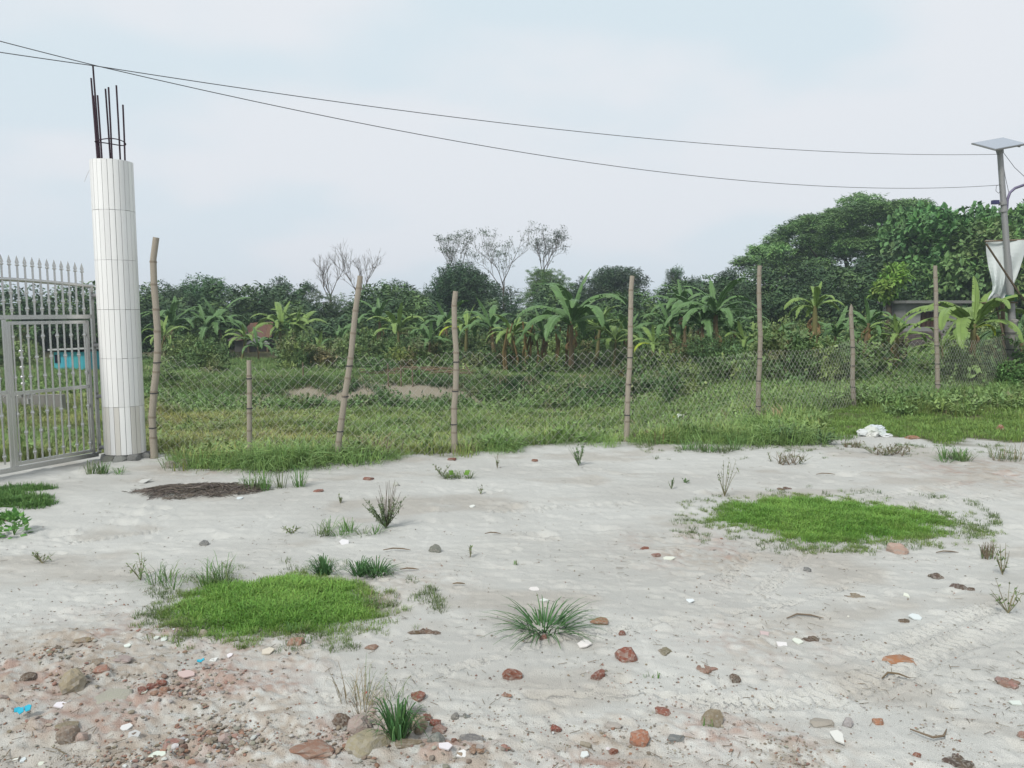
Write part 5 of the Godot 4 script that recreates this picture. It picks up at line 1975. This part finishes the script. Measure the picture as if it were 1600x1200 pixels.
			"shard":
				name = "tile_shard"
				category = "tile shard"
				deep = clampf(hw / sin(dip), w * 0.35, w * 1.3)
				shard(mb, Vector3.ZERO, w, deep, 0.006, k * 5, Basis(Vector3.RIGHT, rng.randf_range(0.0, 0.22)) * Basis(Vector3.BACK, rng.randf_range(-0.12, 0.12)))
		var box := mb.v[0]
		var low := mb.v[0]
		for v in mb.v:
			box = box.max(v)
			low = low.min(v)
		var thick := box.y - low.y
		p.y = land(p.x, -p.z) - low.y - thick * (0.1 if q[4] == "shard" else 0.38)
		tag(obj(name, mb.mesh(M.plastic if q[4] == "shard" else M.stone, q[4] == "brick"), self, p), q[6], category)
	# grit and gravel that nobody could count
	var bits: Array = []
	for i in 4:
		var mb := MB.new()
		rock(mb, Vector3.ZERO, Vector3(1, 0.7, 0.85), 900 + i, 0.5, 0.4, 0.0, true)
		bits.append(mb.mesh(M.stone, true))
	var places: Array = [[], [], [], []]
	var tints: Array = [[], [], [], []]
	for i in 170000:
		var p := flat(rng.randf_range(-80, 1680), 690.0 + 540.0 * sqrt(rng.randf()))
		var d := -p.z
		if d > edge(p.x) - 0.05:
			continue
		var rb := rubble(p.x, d)
		var patch := clampf(nb.get_noise_2d(p.x * 150.0, d * 200.0) * 1.5, 0.0, 1.0)
		if rng.randf() > 0.032 + 0.26 * rb * rb * (0.15 + patch) + 0.14 * patch:
			continue
		var s := 0.0025 + 0.010 * pow(rng.randf(), 4.0) + 0.03 * rb * pow(rng.randf(), 6.0)
		s *= 1.0 + 0.05 * d
		var k4 := rng.randi_range(0, 3)
		p.y = land(p.x, d) + s * 0.2
		var put := lay(p, s, 0.5)
		put.basis = put.basis * Basis.from_scale(Vector3(1.0, rng.randf_range(0.35, 0.8), rng.randf_range(0.6, 1.1)))
		places[k4].append(put)
		var c := Color(0.46, 0.43, 0.38)
		var u := rng.randf()
		if u < 0.15 + 0.15 * rb:
			c = Color(0.40, 0.25, 0.19)
		elif u < 0.45 + 0.3 * rb:
			c = Color(0.34, 0.29, 0.23)
		elif u > 0.96:
			c = Color(0.7, 0.7, 0.68)
		tints[k4].append(vary(c, 0.25))
	for i in 4:
		tag(many("gravel", bits[i], places[i], tints[i], self), "loose grit and brick crumbs strewn over the sand", "gravel", "", "stuff")
	# straw and leaf bits
	var straw := MB.new()
	straw.box(Vector3.ZERO, Vector3(1, 0.03, 0.045))
	var sm := straw.mesh(M.stone, true)
	places = []
	tints = []
	for i in 3600:
		var p := flat(rng.randf_range(-80, 1680), 690.0 + 520.0 * rng.randf())
		var d := -p.z
		if d > edge(p.x) or rng.randf() > 0.3 + nb.get_noise_2d(p.x * 120.0, d * 120.0):
			continue
		p.y = land(p.x, d) + 0.008
		places.append(lay(p, rng.randf_range(0.012, 0.05), 0.1))
		tints.append(vary(Color(0.26, 0.21, 0.14), 0.35))
	tag(many("straw", sm, places, tints, self), "dry straw and leaf bits strewn over the sand", "straw", "", "stuff")


# ---------------------------------------------------------------- weeds that grow on the sand
func tuft(mb: MB, at_: Vector3, r: float, h: float, n: int, c: Color, w := 0.005, splay := 1.0) -> void:
	for i in n:
		var a := rng.randf() * TAU
		var q := sqrt(rng.randf()) * r * 0.35
		var dir := Vector3(cos(a), 0, sin(a))
		var reach := r * pow(rng.randf_range(0.05, 1.0), 0.7) * splay
		var up := h * rng.randf_range(0.35, 1.0)
		mb.col = vary(c, 0.3)
		var base := at_ + Vector3(cos(a) * q, -0.005, sin(a) * q)
		var side := Vector3(-dir.z, 0, dir.x) * w * 0.5
		var prev := base
		for s in 4:
			var t := (s + 1) / 4.0
			var p := base + dir * reach * t + Vector3.UP * up * sin(t * PI * lerpf(0.55, 0.85, fmod(a * 3.7, 1.0)))
			var k := 1.0 - t * 0.85
			var k0 := 1.0 - (t - 0.25) * 0.85
			mb.quad(prev - side * k0, p - side * k, p + side * k, prev + side * k0)
			prev = p


func stalks(mb: MB, at_: Vector3, r: float, h: float, n: int, c: Color, leaves: int, lc: Color, ll := 0.03) -> void:
	for i in n:
		var a := rng.randf() * TAU
		var tip := at_ + Vector3(cos(a) * r * rng.randf_range(0.2, 1.0), h * rng.randf_range(0.5, 1.0), sin(a) * r * rng.randf_range(0.2, 1.0))
		var m := at_.lerp(tip, 0.5) + rand_dir() * 0.03 * h
		mb.col = vary(c, 0.2)
		mb.tube([at_, m, tip], [0.0026, 0.0022, 0.0012], 4, false)
		for j in leaves:
			var t := rng.randf_range(0.25, 1.0)
			var p := (at_.lerp(m, t * 2.0) if t < 0.5 else m.lerp(tip, t * 2.0 - 1.0))
			mb.col = vary(lc, 0.3)
			mb.leaf(p, p + rand_dir(0.3) * ll * rng.randf_range(0.7, 1.3), ll * 0.45, Vector3.UP, 0.1)


func build_weeds() -> void:
	var green := Color(0.12, 0.23, 0.07)
	var dull := Color(0.15, 0.2, 0.09)
	var straw := Color(0.27, 0.23, 0.15)
	# pixel x, y of the foot, width, height in pixels, kind, label
	for q in [
		[850, 985, 172, 48, "spiky", "big dark green spiky grass tuft alone on the sand"],
		[307, 912, 190, 44, "grass", "long loose grass tuft behind the front turf"],
		[220, 908, 50, 48, "stems", "thin curved stalks at the left of the loose grass tuft"],
		[507, 900, 60, 34, "spiky", "short spiky grass at the rear rim of the front turf"],
		[562, 900, 60, 30, "spiky", "splayed grass tuft right of the front turf, left one"],
		[588, 900, 76, 26, "spiky", "splayed grass tuft right of the front turf, right one"],
		[545, 836, 130, 22, "grass", "low spreading grass at the foot of the dry stemmed weed"],
		[603, 828, 90, 74, "tall", "tall weed with dry brown stems in the middle left"],
		[532, 786, 12, 16, "stems", "tiny sprig left of the tall dry stemmed weed"],
		[455, 833, 42, 12, "stems", "flat dead stem lying left of the dry stemmed weed"],
		[722, 748, 80, 16, "round", "low grass tuft with two round bright leaves"],
		[904, 728, 34, 34, "leafy", "small upright leafy shrub at the top of the sand"],
		[777, 732, 10, 26, "stems", "single dark upright stalk near the grass edge"],
		[751, 771, 8, 16, "stems", "single short stalk below the round leaved tuft"],
		[801, 884, 18, 10, "grass", "tiny grass sprout in the middle of the sand"],
		[735, 873, 14, 22, "stems", "thin forked twig standing by the grey stone"],
		[1049, 766, 14, 18, "leafy", "little dark sprig right of centre"],
		[1070, 756, 18, 6, "leafy", "creeping sprig left of the far turf"],
		[1232, 726, 92, 22, "dry", "wide brownish weed on sand behind the far turf"],
		[1330, 700, 40, 14, "dry", "brownish weed just left of the white sack's foot"],
		[1390, 712, 110, 20, "dry", "brown straggling weeds below the white sack"],
		[1495, 720, 116, 24, "grass", "green grass tuft right of the straggling brown weeds"],
		[1132, 776, 70, 62, "stems", "tall dry stems at the left rim of the far turf"],
		[1229, 694, 70, 38, "leafy", "dark leafy bush at the end of the long grass"],
		[1290, 694, 60, 26, "leafy", "low leafy weed between the dark bush and the sack"],
		[1110, 706, 120, 26, "grass", "thin grass on the sand below the white paper"],
		[1566, 902, 36, 56, "stems", "thin brown twig weed near the right edge, upper one"],
		[1575, 962, 70, 50, "stems", "thin twig weed at the right edge, lower one"],
		[1545, 875, 40, 30, "dry", "dry crouching weed at the right edge"],
		[425, 766, 110, 34, "grass", "dry grass tuft at the right end of the dark debris"],
		[22, 835, 56, 42, "leafy_round", "round bright broad leaved plant at the left edge"],
		[66, 880, 50, 22, "stems", "creeping dead sprig below the round leaved plant"],
		[166, 742, 70, 26, "grass", "green weed tuft at the foot of the gate hinge"],
		[580, 1115, 170, 70, "drygrass", "straggling half dry grass among rocks at the bottom"],
		[622, 1160, 90, 62, "spiky", "lush green grass tuft among rocks at the bottom"],
		[1018, 1066, 30, 14, "grass", "tiny grass sprout beside the triangular brick bit"],
		[1112, 1150, 40, 20, "grass", "sparse grass at the foot of the rounded boulder"],
		[690, 745, 40, 20, "stems", "dry stalks left of the round leaved tuft"],
		[475, 1000, 80, 20, "grass", "thin grass fringe below the front turf"],
		[590, 945, 80, 18, "drygrass", "sparse dry grass at the right end of the front turf"],
		[1190, 668, 60, 40, "leafy", "leafy dark bush at the foot of the fifth tall post"],
		[1570, 720, 70, 30, "drygrass", "brown dry grass at the right edge of the sand"],
	]:
		var p := spot(q[0], q[1])
		p.y = land(p.x, -p.z)
		var m := -p.z * 1.02 / FOCAL
		var r: float = q[2] * m * 0.5
		var h: float = q[3] * m
		var o := Vector3.ZERO
		var name := "grass_tuft"
		var cat := "grass tuft"
		var mb := MB.new()
		var fl := MB.new()
		var k := clampf(-p.z / 6.0, 0.8, 2.0)
		match q[4]:
			"spiky":
				tuft(mb, o, r * 1.08, h * (0.55 if q[2] > 120 else 0.9), int(60 + r * 200), Color(0.065, 0.145, 0.05), 0.0125 * k, 1.0)
			"grass":
				for i in (4 if r < 0.08 else 8):
					var a := rng.randf_range(-0.75, 0.75)
					tuft(mb, Vector3(a * r, 0, rng.randf_range(-0.3, 0.3) * r), r * 0.45, h * rng.randf_range(0.5, 1.1), clampi(int(r * 70.0), 3, 24), green if i % 3 else dull, 0.0065 * k)
			"drygrass":
				for i in 8:
					tuft(mb, Vector3(rng.randf_range(-0.6, 0.6) * r, 0, rng.randf_range(-0.4, 0.4) * r), r * 0.6, h * rng.randf_range(0.5, 1.1), 14, straw if i % 2 else dull, 0.0045 * k)
			"stems":
				name = "dry_stalks"
				cat = "dry weed"
				stalks(mb, o, r, h, 4 if r < 0.06 else 9, Color(0.22, 0.20, 0.12), 4, dull, 0.03)
			"tall":
				name = "dry_weed"
				cat = "weed"
				stalks(mb, o, r * 0.7, h, 16, Color(0.15, 0.12, 0.09), 0, dull)
				stalks(fl, o, r * 0.9, h * 0.75, 26, dull, 16, Color(0.14, 0.18, 0.1), 0.028)
			"dry":
				name = "dry_weed"
				cat = "weed"
				for i in 5:
					stalks(mb, Vector3(rng.randf_range(-0.6, 0.6) * r, 0, rng.randf_range(-0.2, 0.2) * r), r * 0.4, h, 7, Color(0.2, 0.16, 0.11), 0, dull)
					stalks(fl, Vector3(rng.randf_range(-0.6, 0.6) * r, 0, rng.randf_range(-0.2, 0.2) * r), r * 0.4, h * 0.9, clampi(int(r * 12.0), 2, 6), dull, clampi(int(r * 20.0), 3, 9), Color(0.2, 0.19, 0.11), clampf(r * 0.1, 0.018, 0.04))
			"leafy":
				name = "leafy_weed"
				cat = "weed"
				stalks(mb, o, r, h, 6, dull, 0, dull)
				stalks(fl, o, r, h, clampi(int(r * 90.0), 3, 22), dull, 12, Color(0.12, 0.20, 0.085), clampf(r * 0.3, 0.02, 0.05))
			"round":
				for i in 5:
					tuft(mb, Vector3(rng.randf_range(-0.6, 0.6) * r, 0, rng.randf_range(-0.2, 0.2) * r), r * 0.5, h * 0.8, 24, dull, 0.006 * k)
				fl.col = Color(0.14, 0.27, 0.05)
				fl.leaf(Vector3(-0.08, 0.05, 0.05), Vector3(-0.13, 0.10, 0.08), 0.06, Vector3(0, 0.5, 1).normalized(), 0.1)
				fl.leaf(Vector3(0.02, 0.05, 0.05), Vector3(0.09, 0.10, 0.08), 0.06, Vector3(0, 0.5, 1).normalized(), 0.1)
			"leafy_round":
				name = "leafy_weed"
				cat = "weed"
				stalks(mb, o, r, h, 8, green, 0, green)
				for i in 90:
					var d := rand_dir(0.5)
					var b := Vector3(d.x * r, d.y * h, d.z * r) * rng.randf_range(0.5, 0.9)
					fl.col = vary(Color(0.14, 0.30, 0.08), 0.3)
					fl.leaf(b, b + (d + rand_dir() * 0.5).normalized() * 0.055, 0.055, (Vector3.UP + d * 0.5).normalized(), 0.1)
		if fl.v.is_empty():
			tag(obj(name, mb.mesh(M.grass, true), self, p), q[5], cat)
		else:
			var root := thing(name, q[5], cat, p)
			obj("stems", mb.mesh(M.grass, true), root)
			obj("leaves", fl.mesh(M.grass, true), root)
	# low runners of grass: strip by the gate, and thin cover round the turf
	var places: Array = [[], [], []]
	var tints: Array = [[], [], []]
	for i in 5200:
		var px := 0.0
		var py := 0.0
		var c := green
		var u := rng.randf()
		if u < 0.4:
			px = rng.randf_range(-40, 130)
			py = 797.0 - 0.144 * (px + 40.0) + rng.randf_range(-28, 25) * clampf((150.0 - px) / 120.0, 0.2, 1.0)
		elif u < 0.62:
			px = rng.randf_range(1040, 1560)
			py = 815.0 + rng.randf_range(-1, 1) * 52.0 * sqrt(maxf(0.0, 1.0 - pow((px - 1290) / 270.0, 2.0)))
			c = dull
		elif u < 0.8:
			px = rng.randf_range(215, 690)
			py = 950.0 + rng.randf_range(-1, 1) * 75.0 * sqrt(maxf(0.0, 1.0 - pow((px - 450) / 240.0, 2.0)))
			c = dull
		else:
			px = rng.randf_range(990, 1640)
			py = 694.0 + 26.0 * rng.randf() * rng.randf()
			c = dull
		var p := flat(px, py)
		if u < 0.4 and nb.get_noise_2d(p.x * 150.0, p.z * 150.0) < -0.06 + 0.3 * smoothstep(20.0, 140.0, px) + 0.012 * maxf(0.0, absf(py - 797.0 + 0.144 * (px + 40.0)) - 9.0):
			continue
		if u >= 0.4 and nb.get_noise_2d(p.x * 200.0, p.z * 200.0) < 0.05:
			continue
		p.y = land(p.x, -p.z)
		var k := rng.randi_range(0, 2)
		places[k].append(lay(p, rng.randf_range(0.35, 0.9) * (1.0 if u < 0.4 else 0.6), 0.4))
		tints[k].append(vary(c, 0.3))
	for k in 3:
		tag(many("creeping_grass", clump["short%d" % k], places[k], tints[k], self), "thin creeping grass along the gate and round the turf islands", "grass", "", "stuff")


func build_litter() -> void:
	# mat of dark dry plant debris
	var c := spot(318, 768)
	var places: Array = []
	var tints: Array = []
	var st := MB.new()
	st.tube([Vector3(-0.5, 0, 0), Vector3(0.1, 0.06, 0.03), Vector3(0.5, 0, 0)], [0.018, 0.016, 0.008], 3)
	for i in 1500:
		var a := rng.randf() * TAU
		var q := pow(rng.randf(), 0.62) * (1.08 + 0.3 * nb.get_noise_2d(cos(a) * 140.0, sin(a) * 140.0))
		var p := c + Vector3(cos(a) * q * 0.55, 0, sin(a) * q * 0.24 - cos(a) * q * 0.07)
		p.y = land(p.x, -p.z) + 0.01 + 0.05 * (1.0 - q * q) * rng.randf()
		places.append(lay(p, rng.randf_range(0.06, 0.2), 0.25))
		tints.append(vary(Color(0.23, 0.195, 0.165), 0.5))
	tag(many("plant_debris", st.mesh(M.stone, true), places, tints, self), "flat heap of dark dry plant debris on the sand by the pillar", "debris", "", "stuff")
	# crumpled white sack
	var p := spot(1363, 682)
	var mb := MB.new()
	for i in 6:
		mb.col = vary(Color(0.55, 0.56, 0.57), 0.06)
		rock(mb, 0.72 * Vector3([-0.15, 0.0, 0.13, 0.2, -0.05, 0.08][i], [0.05, 0.1, 0.07, 0.03, 0.04, 0.14][i], [0, 0, 0.02, 0.05, 0.1, -0.04][i]), 0.72 * Vector3(0.26, [0.16, 0.2, 0.18, 0.1, 0.12, 0.16][i], 0.24), 300 + i, 0.1, 0.65, i)
	tag(obj("plastic_sack", mb.mesh(M.plastic, true), self, p), "crumpled white plastic sack lying at the end of the sand", "sack")
	# paper and yellow scrap in the grass
	p = spot(1064, 668)
	p.y = land(p.x, -p.z)
	mb = MB.new()
	mb.col = Color(0.72, 0.75, 0.72)
	var g: Array = []
	for i in 5:
		var row: Array = []
		for j in 5:
			row.append(Vector3((i - 2) * 0.035, 0.2 + (j - 2) * 0.032 + 0.01 * sin(i * 1.7), 0.02 * sin(j * 1.3 + i) - (j - 2) * 0.03))
		g.append(row)
	for i in 4:
		for j in 4:
			mb.quad(g[i][j], g[i][j + 1], g[i + 1][j + 1], g[i + 1][j])
	tag(obj("paper", mb.mesh(M.sheet, true), self, p), "crumpled white paper caught in the long grass", "paper")
	p = spot(1053, 666)
	p.y = land(p.x, -p.z) + 0.2
	mb = MB.new()
	mb.col = Color(0.6, 0.6, 0.03)
	shard(mb, Vector3.ZERO, 0.14, 0.06, 0.01, 4, Basis(Vector3.RIGHT, 0.9))
	tag(obj("wrapper", mb.mesh(M.plastic, true), self, p), "yellow wrapper caught in the long grass beside the paper", "wrapper")
	# blue scraps
	for q in [[38, 1133, 26, "torn bright blue plastic scrap at the lower left"], [315, 1054, 13, "little blue plastic scrap beside a flat tile"], [572, 1101, 6, "tiny red plastic scrap in the dry grass at the bottom"]]:
		p = spot(q[0], q[1])
		var m := -p.z / FOCAL * float(q[2])
		mb = MB.new()
		mb.col = Color(0.03, 0.36, 0.5) if q[2] != 6 else Color(0.5, 0.03, 0.02)
		for i in 3:
			shard(mb, Vector3((i - 1) * m * 0.3, 0.012 + 0.004 * i, (i % 2) * m * 0.2), m * 0.55, m * 0.5, 0.004, i * 3 + q[2], Basis(Vector3.RIGHT, 0.35 + 0.2 * i) * Basis(Vector3.BACK, 0.25 * (i - 1)))
		p.y = land(p.x, -p.z) + 0.02
		tag(obj("plastic_scrap", mb.mesh(M.plastic, true), self, p), q[3], "plastic")
	# twigs lying on the sand
	for q in [[1290, 742, 30, 0.1, "curved dry twig behind the far turf"], [1480, 867, 36, 0.05, "dry twig lying right of the far turf"], [1400, 1062, 46, 0.3, "thin pale string loop beside the orange oval brick"], [620, 863, 44, 0.08, "thin dry twig left of the grey stone"], [770, 838, 26, 0.05, "short dark twig curl in the middle of the sand"], [717, 917, 20, -0.1, "short straight twig right of the front turf"], [640, 895, 30, 0.0, "grey twig behind the splayed grass tufts"], [1258, 971, 60, 0.2, "long pale bent twig on the sand at right"], [1450, 1150, 60, -0.5, "pale streaky stick pressed in the sand at lower right"]]:
		p = spot(q[0], q[1])
		var l: float = -p.z / FOCAL * q[2]
		mb = MB.new()
		mb.col = vary(Color(1.2, 1.1, 1.0), 0.2)
		mb.tube([Vector3(-l / 2, 0, 0), Vector3(-l * 0.15, 0.008, -l * q[3]), Vector3(l * 0.2, 0.006, -l * q[3] * 0.8), Vector3(l / 2, 0, 0)], [0.003, 0.005, 0.005, 0.002], 5)
		p.y = land(p.x, -p.z) + 0.012
		tag(obj("twig", mb.mesh(M.wood), self, p), q[4], "twig")
